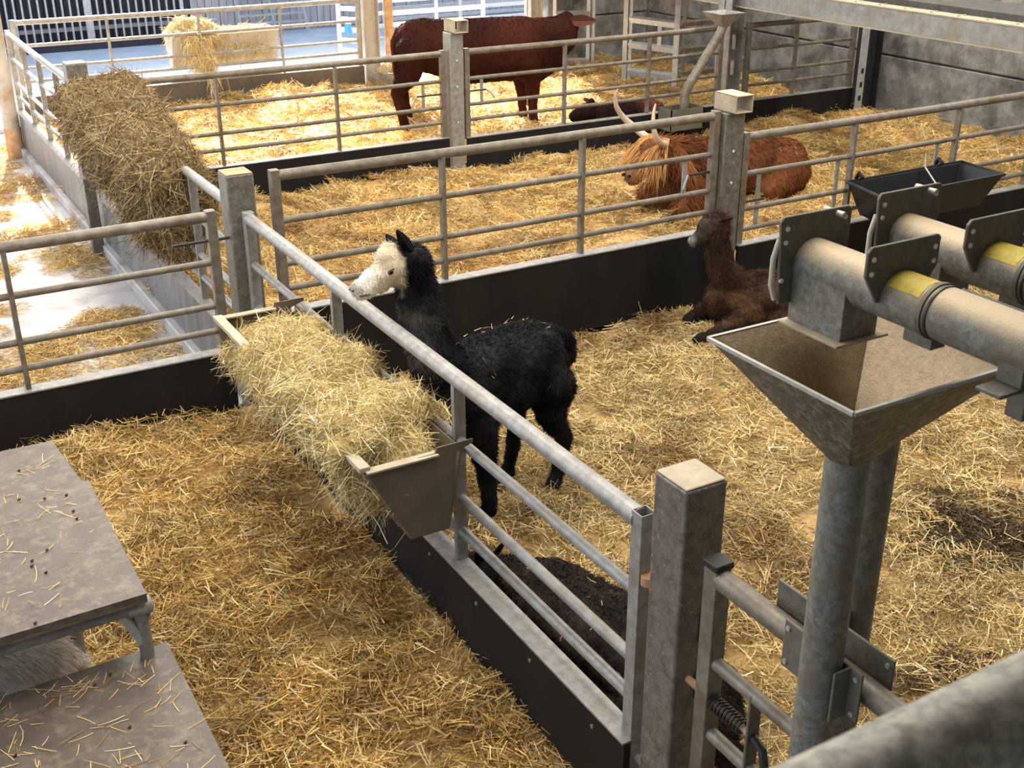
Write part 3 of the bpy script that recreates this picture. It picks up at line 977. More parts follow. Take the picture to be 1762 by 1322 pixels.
# ---- red cow standing in the far pen
B = (5.82, 12.28, 0.02)
F, LAT, FWD = frame(B, (.955, -.297))
segs = [(F(.08, 0, .95), .28, F(.6, 0, .87), .36), (F(.6, 0, .87), .36, F(1.25, 0, .88), .35), (F(-.03, 0, 1.02), .20, F(.1, 0, 1.04), .21), (F(1.2, 0, .97), .27, F(1.35, 0, .88), .30),
        (F(1.35, 0, .92), .29, F(1.68, .06, .99), .22), (F(1.38, 0, .72), .23, F(1.58, 0, .78), .17), (F(1.68, .08, 1.02), .20, F(1.80, .18, 1.08), .15), (F(1.80, .18, 1.08), .14, F(1.84, .42, .90), .10),
        (F(1.84, .42, .90), .10, F(1.86, .56, .74), .085), (F(1.76, .12, 1.19), .06, F(1.80, .16, 1.21), .05)]
for sg in (-1, 1):
    l = .18 * sg
    ho = .10 * (sg < 0)      # near hind leg a little behind
    segs += chain(F, [(-.05, l, .90, .20), (-.05 - ho * .5, l, .68, .14), (-.14 - ho, l, .48, .075), (-.10 - ho, l, .25, .052), (-.06 - ho, l, .07, .06)])
    segs += chain(F, [(1.25, l, .75, .18), (1.27 + ho * .4, l, .52, .10), (1.28 + ho * .4, l, .34, .062), (1.28 + ho * .4, l, .16, .05), (1.30 + ho * .4, l, .05, .058)])


def cow_col(P): return lerp((.018, .006, .0045), (.052, .014, .009), fb(P, 4) * .7 + .5)


c1 = blob('cow', segs, .026, 7, M['fur'], B, cow_col, (.008, 9), (LAT[0], LAT[1], 0))
tag(c1, 'standing dark red cow in the sunlit far pen', 'cow')
fleece(c1, 26000, .022, .006, lambda P: cow_col(P), comb=(-.5, .1, -.8), up=.15, rand=.3, name='coat')
ear(F, (1.80, .02, 1.16), (2.08, -.12, 1.17), .13, M['fur'], c1, (.10, .04, .03), up=(-.2, -1, .2))
ear(F, (1.72, .26, 1.16), (1.62, .46, 1.14), .13, M['fur'], c1, (.06, .02, .012))
eye(F, 1.93, .30, 1.04, .022, c1)
eye(F, 1.71, .30, 1.04, .022, c1)
tl = MB().tube([F(-.17, 0, 1.14), F(-.24, 0, 1.0), F(-.23, .05, .7), F(-.20, .06, .45)], [.035, .03, .022, .016], 10).build('tail', M['fur'], c1)
set_col(tl.data, np.tile(np.array([[.05, .014, .009]], np.float32), (len(tl.data.vertices), 1)))
V_, Q_, cc_ = ribbons(np.tile(np.array(F(-.20, .06, .46)), (160, 1)) + rng.normal(size=(160, 3)) * .012, np.array([[0, 0, -1.]]) + rng.normal(size=(160, 3)) * .12,
                      rng.uniform(.1, .22, 160), np.full(160, .005), np.tile(np.array([[.03, .01, .008]]), (160, 1)))
np_mesh('tail_switch', V_, Q_, M['fur'], cc_, c1)['kind'] = 'stuff'

# ---- shaggy orange-brown long-horned cow, lying
B = (6.7, 7.98, .12)
F, LAT, FWD = frame(B, (-1, -.06))
segs = [(F(-.80, 0, .22), .23, F(-.35, 0, .27), .29), (F(-.35, 0, .27), .29, F(.25, 0, .28), .30), (F(.25, 0, .30), .29, F(.45, 0, .33), .24), (F(.40, 0, .40), .21, F(.66, .03, .48), .16),
        (F(.66, .03, .50), .15, F(.80, .05, .53), .125), (F(.80, .05, .53), .12, F(.95, .08, .43), .095), (F(.95, .08, .43), .092, F(1.04, .09, .385), .078), (F(.45, 0, .22), .2, F(.6, .0, .2), .15),
        (F(-.9, 0, .3), .08, F(-1.0, .05, .15), .05)]
for l in (-.26, .26):
    segs += chain(F, [(-.6, l * .9, .22, .22), (-.35, l * 1.15, .10, .11), (-.65, l * 1.15, .07, .07)])
    segs += chain(F, [(.40, l * .8, .18, .15), (.60, l * .9, .08, .085), (.35, l, .06, .06)])


def hl_col(P):
    s_ = P[:, 0] * FWD[0] + P[:, 1] * FWD[1]
    z = P[:, 2]
    c = lerp((.11, .040, .017), (.21, .080, .034), fb(P, 5) * .6 + .5)
    mz = np.clip((s_ - 1.0) / .05, 0, 1)
    c = c * (1 - mz[:, None] * .6) + np.array([[.26, .14, .085]]) * mz[:, None] * .6
    return c


hl = blob('highland_cow', segs, .02, 6, M['fur'], B, hl_col, (.012, 12), LAT)
tag(hl, 'shaggy orange-brown long-horned cow lying behind the gate post', 'cow')
fleece(hl, 30000, lambda P: np.where(P[:, 0] < -.78, .022, np.where(P[:, 0] < -.35, .08, .032)), .006, lambda P: hl_col(P), comb=(.45, .0, -1), up=.14, rand=.4, name='coat', k=3)
# forelock and cheek hair hanging over the face
n = 2600
tt = rng.random(n)
P0 = np.array([F(.70 + .12 * a, -.02 + b, .66 - .03 * a) for a, b in zip(rng.random(n), rng.uniform(-.10, .16, n))])
Dr = np.array([F(1, 0, 0)]) * rng.uniform(.2, 1.6, (n, 1)) + np.array([[0, 0, -1.]]) * rng.uniform(.4, .9, (n, 1)) + np.array([F(0, 1, 0)]) * rng.uniform(-.1, .5, (n, 1))
cF = lerp((.42, .19, .06), (.66, .40, .17), rng.random(n))
V_, Q_, cc_ = ribbons(P0, Dr, rng.uniform(.12, .34, n), np.full(n, .005), cF, np.tile(np.array([[0, 0, -.35]]), (n, 1)) + rng.normal(size=(n, 3)) * .08, k=3, tip=.2)
np_mesh('forelock', V_, Q_, M['fur'], cc_, hl)['kind'] = 'stuff'
HB = Vector(B)


def horn(pts, name='horn'):
    pts = [Vector(p) - HB for p in pts]
    out = []
    for i in range(len(pts) - 1):
        p0 = pts[max(i - 1, 0)]
        p1, p2 = pts[i], pts[i + 1]
        p3 = pts[min(i + 2, len(pts) - 1)]
        for t in (0, .25, .5, .75):
            out.append(.5 * ((2 * p1) + (p2 - p0) * t + (2 * p0 - 5 * p1 + 4 * p2 - p3) * t * t + (3 * p1 - p0 - 3 * p2 + p3) * t ** 3))
    out.append(pts[-1])
    k = len(out)
    return MB().tube(out, [.032 * (1 - (i / (k - 1)) ** 1.6 * .86) for i in range(k)], 12).build(name, M['horn'], hl)


horn([(6.02, 7.86, .73), (5.91, 7.76, .755), (5.80, 7.70, .82), (5.76, 7.70, .92), (5.77, 7.72, 1.03), (5.80, 7.74, 1.10)])
horn([(5.97, 8.05, .74), (5.92, 8.14, .80), (5.82, 8.20, .90), (5.74, 8.20, 1.0), (5.71, 8.18, 1.10), (5.72, 8.16, 1.16)])
ear(F, (.66, .16, .58), (.60, .30, .46), .10, M['fur'], hl, (.28, .10, .035), up=(-.5, -1, 0))
ear(F, (.66, -.12, .58), (.60, -.30, .50), .10, M['fur'], hl, (.28, .10, .035))
n = 500
P0 = np.array([F(.66 - .06 * a, .16 + .14 * a, .585 - .11 * a) for a in rng.random(n)]) + rng.normal(size=(n, 3)) * .012
V_, Q_, cc_ = ribbons(P0, np.array([[.15, -.1, -1.]]) + rng.normal(size=(n, 3)) * .15, rng.uniform(.1, .22, n), np.full(n, .006), lerp((.22, .08, .03), (.42, .18, .07), rng.random(n)), k=3, tip=.2)
np_mesh('ear_hair', V_, Q_, M['fur'], cc_, hl)['kind'] = 'stuff'
eye(F, .82, .165, .545, .02, hl)
eye(F, .84, -.06, .545, .02, hl)
for l in (.055, .125):
    MB().tube([F(1.10, l, .40), F(1.125, l, .395)], .012, 8).build('nostril', M['eye'], hl)

# ---- dark calf lying behind the far black board
B = (7.75, 11.0, .05)
F, LAT, FWD = frame(B, (-1, .1))
segs = [(F(-.42, 0, .15), .16, F(.0, 0, .16), .18), (F(.0, 0, .16), .18, F(.25, 0, .18), .15), (F(.25, 0, .2), .12, F(.40, 0, .24), .10), (F(.40, 0, .25), .10, F(.52, -.12, .18), .065)]
for l in (-.15, .15):
    segs += chain(F, [(-.3, l, .12, .11), (-.1, l, .06, .06), (-.3, l, .05, .045)])
    segs += chain(F, [(.2, l, .1, .08), (.35, l, .05, .05), (.2, l, .05, .04)])


def calf_col(P): return lerp((.020, .009, .008), (.15, .05, .038), (P[:, 0] - .12) / .2 + fb(P, 9) * .15)


cf = blob('calf', segs, .02, 6, M['fur'], B, calf_col, None, LAT)
tag(cf, 'dark calf lying behind the black board under the small feed chute', 'calf')
fleece(cf, 8000, .02, .006, lambda P: calf_col(P), comb=(.6, 0, -.6), up=.2, rand=.4, name='coat')
ear(F, (.40, .06, .32), (.44, .13, .42), .08, M['fur'], cf, (.05, .022, .018))
ear(F, (.36, -.08, .32), (.36, -.2, .36), .08, M['fur'], cf, (.05, .022, .018))
eye(F, .47, .03, .26, .014, cf)

# ------------------------------------------------------------------ ply platforms for the goats
pu = empty('goat_platform', (.3, 4.0, 0))
tag(pu, 'upper brown plywood platform on scaffold tube legs', 'platform')


def relp(pts, o): return [(p[0] - o[0], p[1] - o[1], p[2] - o[2]) for p in pts]


O = (.3, 4.0, 0)
top = [(-1.3, 4.80, .73), (.515, 4.74, .73), (.55, 4.33, .73), (.575, 4.31, .73), (.575, 3.43, .73), (-1.3, 3.38, .73)]
MB().prism(relp(top, O), (0, 0, .022)).build('deck_board', M['ply'], pu)
MB().prism(relp([(x * 1.0, y, z - .012) for x, y, z in top], O), (0, 0, .0125)).build('deck_edge', M['plyedge'], pu)
zt = .685
MB().tube(relp([(-1.3, 3.42, zt), (.555, 3.47, zt)], O), .024, 14).build('frame_tube', M['galv'], pu)
MB().tube(relp([(.545, 3.47, zt), (.485, 4.66, zt)], O), .024, 14).build('frame_tube', M['galv'], pu)
MB().tube(relp([(.485, 4.66, zt), (-1.3, 4.7, zt)], O), .024, 14).build('frame_tube', M['galv'], pu)
for x, y, zb_ in ((.555, 3.475, .46), (.48, 4.64, -.1), (.40, 4.05, -.1), (-1.1, 3.45, .46), (-1.1, 4.6, -.1)):
    lg = MB().tube(relp([(x, y, zb_), (x, y, zt)], O), .024, 14).build('leg', M['galv'], pu)
    MB().tube(relp([(x, y, zt - .05), (x, y, zt + .03)], O), .030, 14).build('clamp', M['galv'], lg)
MB().tube(relp([(.49, 3.47, zt), (.56, 3.475, .51)], O), .018, 12).build('brace', M['galvb'], pu)
MB().tube(relp([(.51, 3.468, zt), (.59, 3.468, zt)], O), .031, 14).build('clamp', M['galv'], pu)
pl_ = empty('goat_platform', (.3, 3.0, 0))
tag(pl_, 'lower brown plywood platform strewn with straw', 'platform')
O = (.3, 3.0, 0)
low = [(-1.3, 3.44, .455), (.632, 3.52, .455), (.625, 2.2, .455), (-1.3, 2.15, .455)]
MB().prism(relp(low, O), (0, 0, .022)).build('deck_board', M['ply'], pl_)
MB().prism(relp([(x, y, z - .012) for x, y, z in low], O), (0, 0, .0125)).build('deck_edge', M['plyedge'], pl_)
for a, b in (((-1.3, 3.4), (.6, 3.46)), ((.6, 3.46), (.6, 2.25)), ((.6, 2.25), (-1.3, 2.2))):
    MB().tube(relp([(a[0], a[1], .42), (b[0], b[1], .42)], O), .022, 12).build('frame_tube', M['galv'], pl_)
for x, y in ((.59, 3.44), (.59, 2.28), (-1.1, 3.35), (-1.1, 2.25)):
    MB().tube(relp([(x, y, -.1), (x, y, .44)], O), .022, 12).build('leg', M['galv'], pl_)

# ------------------------------------------------------------------ black feed trough on the right gate, buckets, far chute
bt = empty('feed_trough', (7.02, 5.95, .72))
tag(bt, 'long black plastic feed trough hooked on the gate', 'trough')
X0, X1, Yn, Yf = -.66, .62, -.20, .24
rimv = [(X0 - .02, Yn, 0), (X1 - .02, Yn, 0), (X1 + .02, Yf, 0), (X0 + .08, Yf, 0)]
botv = [(X0 + .10, Yn + .08, -.24), (X1 - .14, Yn + .08, -.24), (X1 - .12, Yf - .08, -.24), (X0 + .16, Yf - .08, -.24)]
t_ = .012
rimi = [(x + (t_ if i in (0, 3) else -t_), y + (t_ if i < 2 else -t_), z) for i, (x, y, z) in enumerate(rimv)]
boti = [(x + (t_ if i in (0, 3) else -t_), y + (t_ if i < 2 else -t_), z + t_) for i, (x, y, z) in enumerate(botv)]
MB().add(rimv + botv + rimi + boti, [(k, (k + 1) % 4, 4 + (k + 1) % 4, 4 + k) for k in range(4)] + [(4, 5, 6, 7)] +
         [(8 + k, 8 + (k + 1) % 4, 12 + (k + 1) % 4, 12 + k) for k in range(4)] + [(12, 13, 14, 15)] + [(k, (k + 1) % 4, 8 + (k + 1) % 4, 8 + k) for k in range(4)]).build('basin', M['blackp'], bt, bevel=.006)
MB().tube(rimv + [rimv[0]], .014, 8).build('rolled_rim', M['blackp'], bt)
for x in (-.45, .40):
    MB().tube([(x, Yf - .02, .02), (x, Yf + .02, .05), (x, Yf + .05, -.02)], .016, 8).build('hook', M['blackp'], bt)
MB().tube([(.22, Yf, .12), (.20, Yf - .03, .02), (.14, Yn + .14, -.14)], .006, 6).build('tie_wire', M['galvb'], bt)

ch = empty('feed_chute', (8.6, 10.33, 1.2))
tag(ch, 'small steel feed chute with slanting pipe beside the H column', 'feed chute')
v, f = hopper_faces(-.17, .17, -.17, .17, .16, 0, 0, .0, .045)
MB().add(v, f).build('hopper', M['galv'], ch)
MB().tube([(0, 0, .02), (-.03, 0, -.05), (-.46, -.04, -.58), (-.50, -.04, -.66), (-.50, -.04, -.84)], .05, 16).build('slanting_pipe', M['rail'], ch)
sb = empty('feed_box', (8.05, 10.28, .33))
tag(sb, 'small steel feed box below the slanting pipe', 'feed box')
for a in ((-.22, .22, -.12, -.11), (-.22, .22, .11, .12), (-.22, -.21, -.12, .12), (.21, .22, -.12, .12)):
    MB().box(a[0], a[1], a[2], a[3], -.14, .08).build('side', M['plate'], sb)
MB().box(-.22, .22, -.12, .12, -.15, -.14).build('base', M['plate'], sb)

bk = empty('hay_bowl', (6.62, 14.78, .0))
tag(bk, 'grey round bowl of pale hay fixed to the downpipe', 'bowl')
MB().tube([(0, 0, .05), (0, 0, .12), (0, 0, .26), (0, 0, .265), (0, 0, .12)], [.10, .15, .19, .18, .13], 24, cap=False).build('bowl', M['galv'], bk)
MB().tube([(0, 0, .05), (0, 0, .055)], .1, 24).build('bowl_base', M['galv'], bk)
MB().box(-.02, .14, .1, .2, .08, .2).build('bracket', M['galv'], bk)

# ------------------------------------------------------------------ steel partition frames in the back corner
def frame_thing(label, bars, name='steel_partition', m='galvb', cat='partition'):
    o0 = bars[0][0]
    r = empty(name, (o0[0], o0[1], 0))
    tag(r, label, cat)
    for a, b, wd, nm in bars:
        MB().bar((a[0] - o0[0], a[1] - o0[1], a[2]), (b[0] - o0[0], b[1] - o0[1], b[2]), wd, wd, up=(1, 1, .3)).build(nm, M[m], r)
    return r


x = 9.5
frame_thing('white steel partition frame with short middle bars', [((x, 13.42, -.1), (x, 13.42, 2.6), .06, 'post'), ((x, 13.30, -.1), (x, 13.30, 2.6), .04, 'post'), ((x, 12.30, -.1), (x, 12.30, 2.6), .07, 'post'),
            ((x, 13.3, .9), (x, 12.3, .94), .07, 'crossbar'), ((x, 13.3, .57), (x, 12.3, .63), .07, 'crossbar'), ((x, 13.3, .22), (x, 12.3, .29), .07, 'crossbar'),
            ((x, 12.66, .6), (x, 12.66, .92), .05, 'short_bar'), ((x, 12.7, -.05), (x, 12.7, .27), .05, 'short_bar'), ((x, 13.3, 1.35), (x, 12.3, 1.35), .07, 'crossbar')])
y = 14.9
frame_thing('white steel door frame before the dark back wall', [((9.88, y, -.1), (9.88, y, 2.8), .05, 'post'), ((9.97, y, -.1), (9.97, y, 2.8), .045, 'post'), ((9.30, y, .80), (9.88, y, .78), .07, 'crossbar'),
            ((9.30, y, .42), (9.88, y, .40), .05, 'crossbar'), ((9.30, y, .14), (9.88, y, .10), .07, 'crossbar'), ((9.30, y, -.1), (9.30, y, 2.8), .05, 'post')])
frame_thing('grimy rail hurdle beside the white partition', [((10.16, 13, -.1), (10.16, 13, 2.4), .05, 'post'), ((10.1, 13, .83), (11.1, 13, .83), .06, 'crossbar'), ((10.1, 13, .49), (11.1, 13, .49), .06, 'crossbar'), ((10.1, 13, .18), (11.1, 13, .18), .06, 'crossbar'),
            ((10.1, 13, 1.2), (11.1, 13, 1.2), .06, 'crossbar'), ((11.05, 13, -.1), (11.05, 13, 1.3), .05, 'post')], m='rail', name='rail_hurdle', cat='hurdle')
frame_thing('narrow pale steel hurdle behind the H column', [((9.52, 11.2, -.1), (9.52, 11.2, 1.36), .06, 'post'), ((9.3, 11.2, 1.25), (9.75, 11.2, 1.25), .05, 'crossbar'), ((9.3, 11.2, .95), (9.75, 11.2, .95), .05, 'crossbar'), ((9.3, 11.2, .65), (9.75, 11.2, .65), .05, 'crossbar'),
            ((9.3, 11.2, .4), (9.75, 11.2, .4), .05, 'crossbar')], name='rail_hurdle', cat='hurdle')

# ------------------------------------------------------------------ outside: shed with barred doors, timber wall, hurdles
sw = empty('wall_shed', (0, 21.0, 0))
tag(sw, 'dark shed wall across the yard', 'wall', kind='structure')
MB().box(-4, 5.75, .12, .3, -.1, 3.4).build('wall_core', M['shed'], sw)
for k in range(40):
    xx = 1.6 + k * .104
    MB().box(xx + .004, xx + .097, .08, .125, -.05, 3.4).build('board', M['shed'], sw)
MB().box(1.0, 5.75, .0, .10, .24, .30).build('rail_board', M['timber'], sw)
tw = empty('wall_timber', (0, 21.0, 0))
tag(tw, 'weathered grey timber board wall across the yard', 'wall', kind='structure')
MB().box(5.75, 16, .12, .3, -.1, 3.4).build('wall_core', M['timber'], tw)
for k in range(62):
    xx = 5.76 + k * .128
    MB().box(xx + .004, xx + .122, .075 + .012 * (k % 2), .125, -.0, 3.4).build('board', M['timber'], tw)
for nm, xa, xb in (('barred steel door of the dark shed nearer the round column', 1.9, 3.98), ('barred steel door of the dark shed nearer the timber wall', 4.04, 5.55)):
    r = empty('barred_door', (xa, 20.85, 0))
    tag(r, nm, 'door', 'barred doors of the shed across the yard')
    n = int((xb - xa) / .118)
    for k in range(n + 1):
        xx = (xb - xa) * k / n
        wd = .014 if 0 < k < n else .03
        MB().box(xx - wd, xx + wd, -.02, .02, .05, 2.3).build('bar', M['galvb'], r)
    for z in (.06, 1.2, 2.28):
        MB().box(0, xb - xa, -.015, .015, z - .02, z + .02).build('cross_rail', M['galvb'], r)
tag(MB().box(1.5, 5.7, 20.62, 20.8, -.02, .06).build('trim_2', M['shed']), 'dark kerb under the barred doors', 'kerb', kind='structure')
r = frame_thing('pale blue hurdle leaning on the timber wall', [((6.5, 20.6, -.02), (6.5, 20.95, .75), .035, 'post'), ((7.7, 20.6, -.02), (7.7, 20.95, .75), .035, 'post'), ((7.1, 20.6, -.02), (7.1, 20.95, .75), .025, 'post')] +
                [((6.5, 20.6 + .35 * q, .77 * q), (7.7, 20.6 + .35 * q, .77 * q), .03, 'crossbar') for q in (.25, .42, .6, .8, .98)], name='hurdle', cat='hurdle')
r = frame_thing('white steel hurdle beside the pale column in the yard', [((6.75, 16.8, -.02), (6.75, 16.8, 1.0), .05, 'post'), ((7.05, 16.4, -.02), (7.05, 16.4, 1.0), .05, 'post')] +
                [((6.75, 16.8, z), (7.05, 16.4, z), .05, 'crossbar') for z in (.1, .25, .4, .55, .7, .85, .98)], name='hurdle', cat='hurdle')
for nm, ya, xa, xb, hh in (('white steel yard gate beyond the red cow\'s back', 17.6, 7.9, 9.6, .85), ('white steel yard gate near the timber wall', 19.3, 8.6, 11.5, .9), ('white steel yard gate between the two other yard gates', 18.4, 8.0, 11.2, 1.0)):
    frame_thing(nm, [((xa, ya, -.02), (xa, ya, hh), .06, 'post'), ((xb, ya, -.02), (xb, ya, hh), .06, 'post'), (((xa + xb) / 2, ya, -.02), ((xa + xb) / 2, ya, hh), .045, 'post')] +
                [((xa, ya, hh * q), (xb, ya, hh * q), .05, 'crossbar') for q in (.12, .32, .52, .72, .95)], name='yard_gate', cat='gate')
tag(MB().tube([(6.79, 16.55, .52), (6.79, 16.55, .66)], [.06, .05], 12).build('blue_pail', M['bluep']), 'small blue plastic pail on the white hurdle', 'pail')

# ------------------------------------------------------------------ straw
PAL = np.array([(.70, .47, .15), (.82, .60, .25), (.52, .31, .08), (.88, .72, .40), (.34, .18, .045), (.74, .53, .20), (.60, .43, .17)])
PALN = np.array([(.68, .51, .22), (.80, .63, .32), (.50, .35, .12), (.86, .74, .46), (.32, .20, .07), (.72, .56, .27), (.56, .43, .21)])


def clump(name, n, rad, lmin, lmax, pal, tilt=.28, wd=.0042):
    ang = rng.random(n) * 2 * PI
    rr = np.sqrt(rng.random(n)) * rad
    P = np.stack([rr * np.cos(ang), rr * np.sin(ang), rng.uniform(-.010, .028, n) * (1 - .4 * rr / rad)], 1)
    a2_ = rng.random(n) * 2 * PI
    D = np.stack([np.cos(a2_), np.sin(a2_), rng.normal(0, tilt, n)], 1)
    L = rng.uniform(lmin, lmax, n)
    P = P - unit(D) * (L / 2)[:, None]
    c = pal[rng.integers(0, len(pal), n)] * rng.uniform(.55, 1.15, (n, 1))
    V, Q, cc = ribbons(P, D, L, np.full(n, wd) * rng.uniform(.7, 1.3, n), np.clip(c, 0, 1), rng.normal(size=(n, 3)) * .12, k=2, tip=.7)
    o = np_mesh(name, V, Q, M['straw'], cc)
    COL.objects.unlink(o)
    return o


CL_GOLD = [clump('straw_clump', 210, .18, .035, .13, PAL, .34, .0038) for _ in range(5)]
CL_PALE = [clump('straw_clump', 210, .18, .035, .13, PALN, .34, .0038) for _ in range(5)]


def scatter_group(clumps):
    ng = bpy.data.node_groups.new('straw_scatter', 'GeometryNodeTree')
    ng.interface.new_socket('Geometry', in_out='INPUT', socket_type='NodeSocketGeometry')
    ng.interface.new_socket('Geometry', in_out='OUTPUT', socket_type='NodeSocketGeometry')
    N, Lk = ng.nodes, ng.links
    gi, go = N.new('NodeGroupInput'), N.new('NodeGroupOutput')
    jn = N.new('GeometryNodeJoinGeometry')
    for c in reversed(clumps):
        oi = N.new('GeometryNodeObjectInfo')
        oi.inputs['Object'].default_value = c
        oi.inputs['As Instance'].default_value = True
        Lk.new(oi.outputs['Geometry'], jn.inputs[0])
    ip = N.new('GeometryNodeInstanceOnPoints')
    Lk.new(gi.outputs[0], ip.inputs['Points'])
    Lk.new(jn.outputs[0], ip.inputs['Instance'])
    ip.inputs['Pick Instance'].default_value = True
    for nm, dt, sock in (('idx', 'INT', 'Instance Index'), ('rot', 'FLOAT_VECTOR', 'Rotation'), ('scl', 'FLOAT', 'Scale')):
        at = N.new('GeometryNodeInputNamedAttribute')
        at.data_type = dt
        at.inputs[0].default_value = nm
        if sock == 'Rotation':
            er = N.new('FunctionNodeEulerToRotation')
            Lk.new(at.outputs[0], er.inputs[0])
            Lk.new(er.outputs[0], ip.inputs[sock])
        else:
            Lk.new(at.outputs[0], ip.inputs[sock])
    Lk.new(ip.outputs[0], go.inputs[0])
    return ng


NG_GOLD, NG_PALE = scatter_group(CL_GOLD), scatter_group(CL_PALE)


def scatter(name, P, Nrm, ng, parent=None, smin=.8, smax=1.25, loc=(0, 0, 0)):
    n = len(P)
    me = bpy.data.meshes.new(name)
    me.vertices.add(n)
    me.vertices.foreach_set('co', np.asarray(P, np.float32).ravel())
    e_ = np.zeros((n, 3), np.float32)
    for i in range(n):
        q = Vector(Nrm[i]).to_track_quat('Z', 'Y') @ Matrix.Rotation(rnd.random() * 6.283, 3, 'Z').to_quaternion()
        e_[i] = q.to_euler()
    me.attributes.new('rot', 'FLOAT_VECTOR', 'POINT').data.foreach_set('vector', e_.ravel())
    me.attributes.new('scl', 'FLOAT', 'POINT').data.foreach_set('value', rng.uniform(smin, smax, n).astype(np.float32))
    me.attributes.new('idx', 'INT', 'POINT').data.foreach_set('value', rng.integers(0, 5, n).astype(np.int32))
    me.update()
    o = bpy.data.objects.new(name, me)
    COL.objects.link(o)
    o.location = loc
    if parent: o.parent = parent
    md = o.modifiers.new('scatter', 'NODES')
    md.node_group = ng
    o['kind'] = 'stuff'
    return o


def hgt(x, y, z0, amp, fr, mounds):
    v_ = Vector((x * fr, y * fr, 3.7 + z0 * 5))
    h = z0 + amp * (noise.noise(v_) + .55 * noise.noise(v_ * 2.7) + .3 * noise.noise(v_ * 6))
    for mx, my, mr, mh in mounds:
        d2 = ((x - mx) ** 2 + (y - my) ** 2) / (mr * mr)
        if d2 < 4: h += mh * math.exp(-d2 * 1.6)
    return h


def straw_bed(label, x0, x1, y0, y1, z0, dens, ng, amp=.035, fr=1.7, mounds=(), step=.07, keep=None, smin=.8, smax=1.25):
    nx, ny = int((x1 - x0) / step) + 1, int((y1 - y0) / step) + 1
    xs, ys = np.linspace(x0, x1, nx), np.linspace(y0, y1, ny)
    V = [(x, y, hgt(x, y, z0, amp, fr, mounds)) for y in ys for x in xs]
    Q = [(j * nx + i, j * nx + i + 1, (j + 1) * nx + i + 1, (j + 1) * nx + i) for j in range(ny - 1) for i in range(nx - 1)]
    bed = np_mesh('straw_bed', np.array(V), np.array(Q), M['bedm'], None, None, True)
    tag(bed, label, 'straw', kind='stuff')
    n = int((x1 - x0) * (y1 - y0) * dens)
    P, Nn = [], []
    for _ in range(n):
        x, y = rnd.uniform(x0 + .06, x1 - .06), rnd.uniform(y0 + .06, y1 - .06)
        if keep and not keep(x, y): continue
        h = hgt(x, y, z0, amp, fr, mounds)
        e2 = .05
        gx = (hgt(x + e2, y, z0, amp, fr, mounds) - h) / e2
        gy = (hgt(x, y + e2, z0, amp, fr, mounds) - h) / e2
        P.append((x, y, h + rnd.uniform(-.004, .018)))
        Nn.append((-gx + rnd.gauss(0, .16), -gy + rnd.gauss(0, .16), 1))
    scatter('loose_straw', np.array(P), Nn, ng, bed, smin, smax)
    return bed


straw_bed('golden straw bedding around the ply platforms', -.9, 1.80, 1.8, 6.17, 0, 62, NG_GOLD, mounds=((.9, 6.0, .5, .06), (1.5, 5.3, .35, .05)))
straw_bed('golden straw bedding of the alpaca pen', 1.88, 9.6, .6, 6.17, 0, 56, NG_PALE, keep=lambda x, y: y > .56 * x * .55 or x < 6)
straw_bed('deep straw bedding under the shaggy long-horned cow', 1.92, 11.15, 6.27, 10.42, .02, 44, NG_GOLD, amp=.055, fr=1.5,
          mounds=((3.0, 9.9, .6, .12), (4.6, 9.7, .8, .12), (6.8, 7.9, 1.3, .10), (9.5, 10.1, .45, .16), (10.7, 9.4, .8, .12), (8.6, 9.2, .7, .08), (6.9, 9.5, .7, .08), (10.8, 7.5, .8, .15)))
straw_bed('sunlit straw bedding under the red cow', 1.95, 11.1, 10.58, 15.2, .03, 26, NG_GOLD, amp=.05, fr=1.9, mounds=((4.95, 14.3, .45, .22), (5.6, 14.5, .4, .12), (8.6, 13.0, .8, .12), (10.2, 12.0, .8, .2)), smin=1.0, smax=1.5)


def thin_straw(label, pts, ng, z, smin=.7, smax=1.1):
    """patchy straw lying on bare floor"""
    P = [(x, y, z + rnd.uniform(.004, .012)) for x, y in pts]
    o = scatter('loose_straw', np.array(P), [(rnd.gauss(0, .06), rnd.gauss(0, .06), 1) for _ in P], ng, None, smin, smax)
    return tag(o, label, 'straw', kind='stuff')


pts = []
while len(pts) < 620:
    x, y = rnd.uniform(-2.2, 1.7), rnd.uniform(6.35, 14.8)
    d_ = noise.noise(Vector((x * 1.1, y * 1.1, 8))) + .35 * noise.noise(Vector((x * 3, y * 3, 2)))
    if d_ + (1.75 - x < .6) * .15 + (y < 7.6) * .35 + (y < 9) * .08 > .12: pts.append((x, y))
thin_straw('patchy straw scattered on the grey concrete lane', pts, NG_GOLD, -.12)


def loose(label, n, fn, name='straw_litter', lmin=.03, lmax=.13, pal=PAL, lift=.003, parent=None):
    P = np.array([fn() for _ in range(n)])
    a_ = rng.random(n) * 2 * PI
    D = np.stack([np.cos(a_), np.sin(a_), rng.normal(0, .05, n)], 1)
    c = pal[rng.integers(0, len(pal), n)]
    bend = rng.normal(size=(n, 3)) * .2
    bend[:, 2] = np.abs(bend[:, 2]) * .3
    V, Q, cc = ribbons(P + [0, 0, lift], D, rng.uniform(lmin, lmax, n) * rng.uniform(.4, 1, n), np.full(n, .0024), c, bend, k=3, tip=.6, side=unit(np.cross(D, [[0, 0, 1.]])))
    o = np_mesh(name, V, Q, M['haym'], cc)
    return tag(o, label, 'straw', kind='stuff')


def on_upper():
    while True:
        x, y = rnd.uniform(-.5, .58), rnd.uniform(3.45, 4.68)
        if x < .5 and (noise.noise(Vector((x * 6, y * 6, 1))) > .05 or rnd.random() < .15): return (x, y, .752)


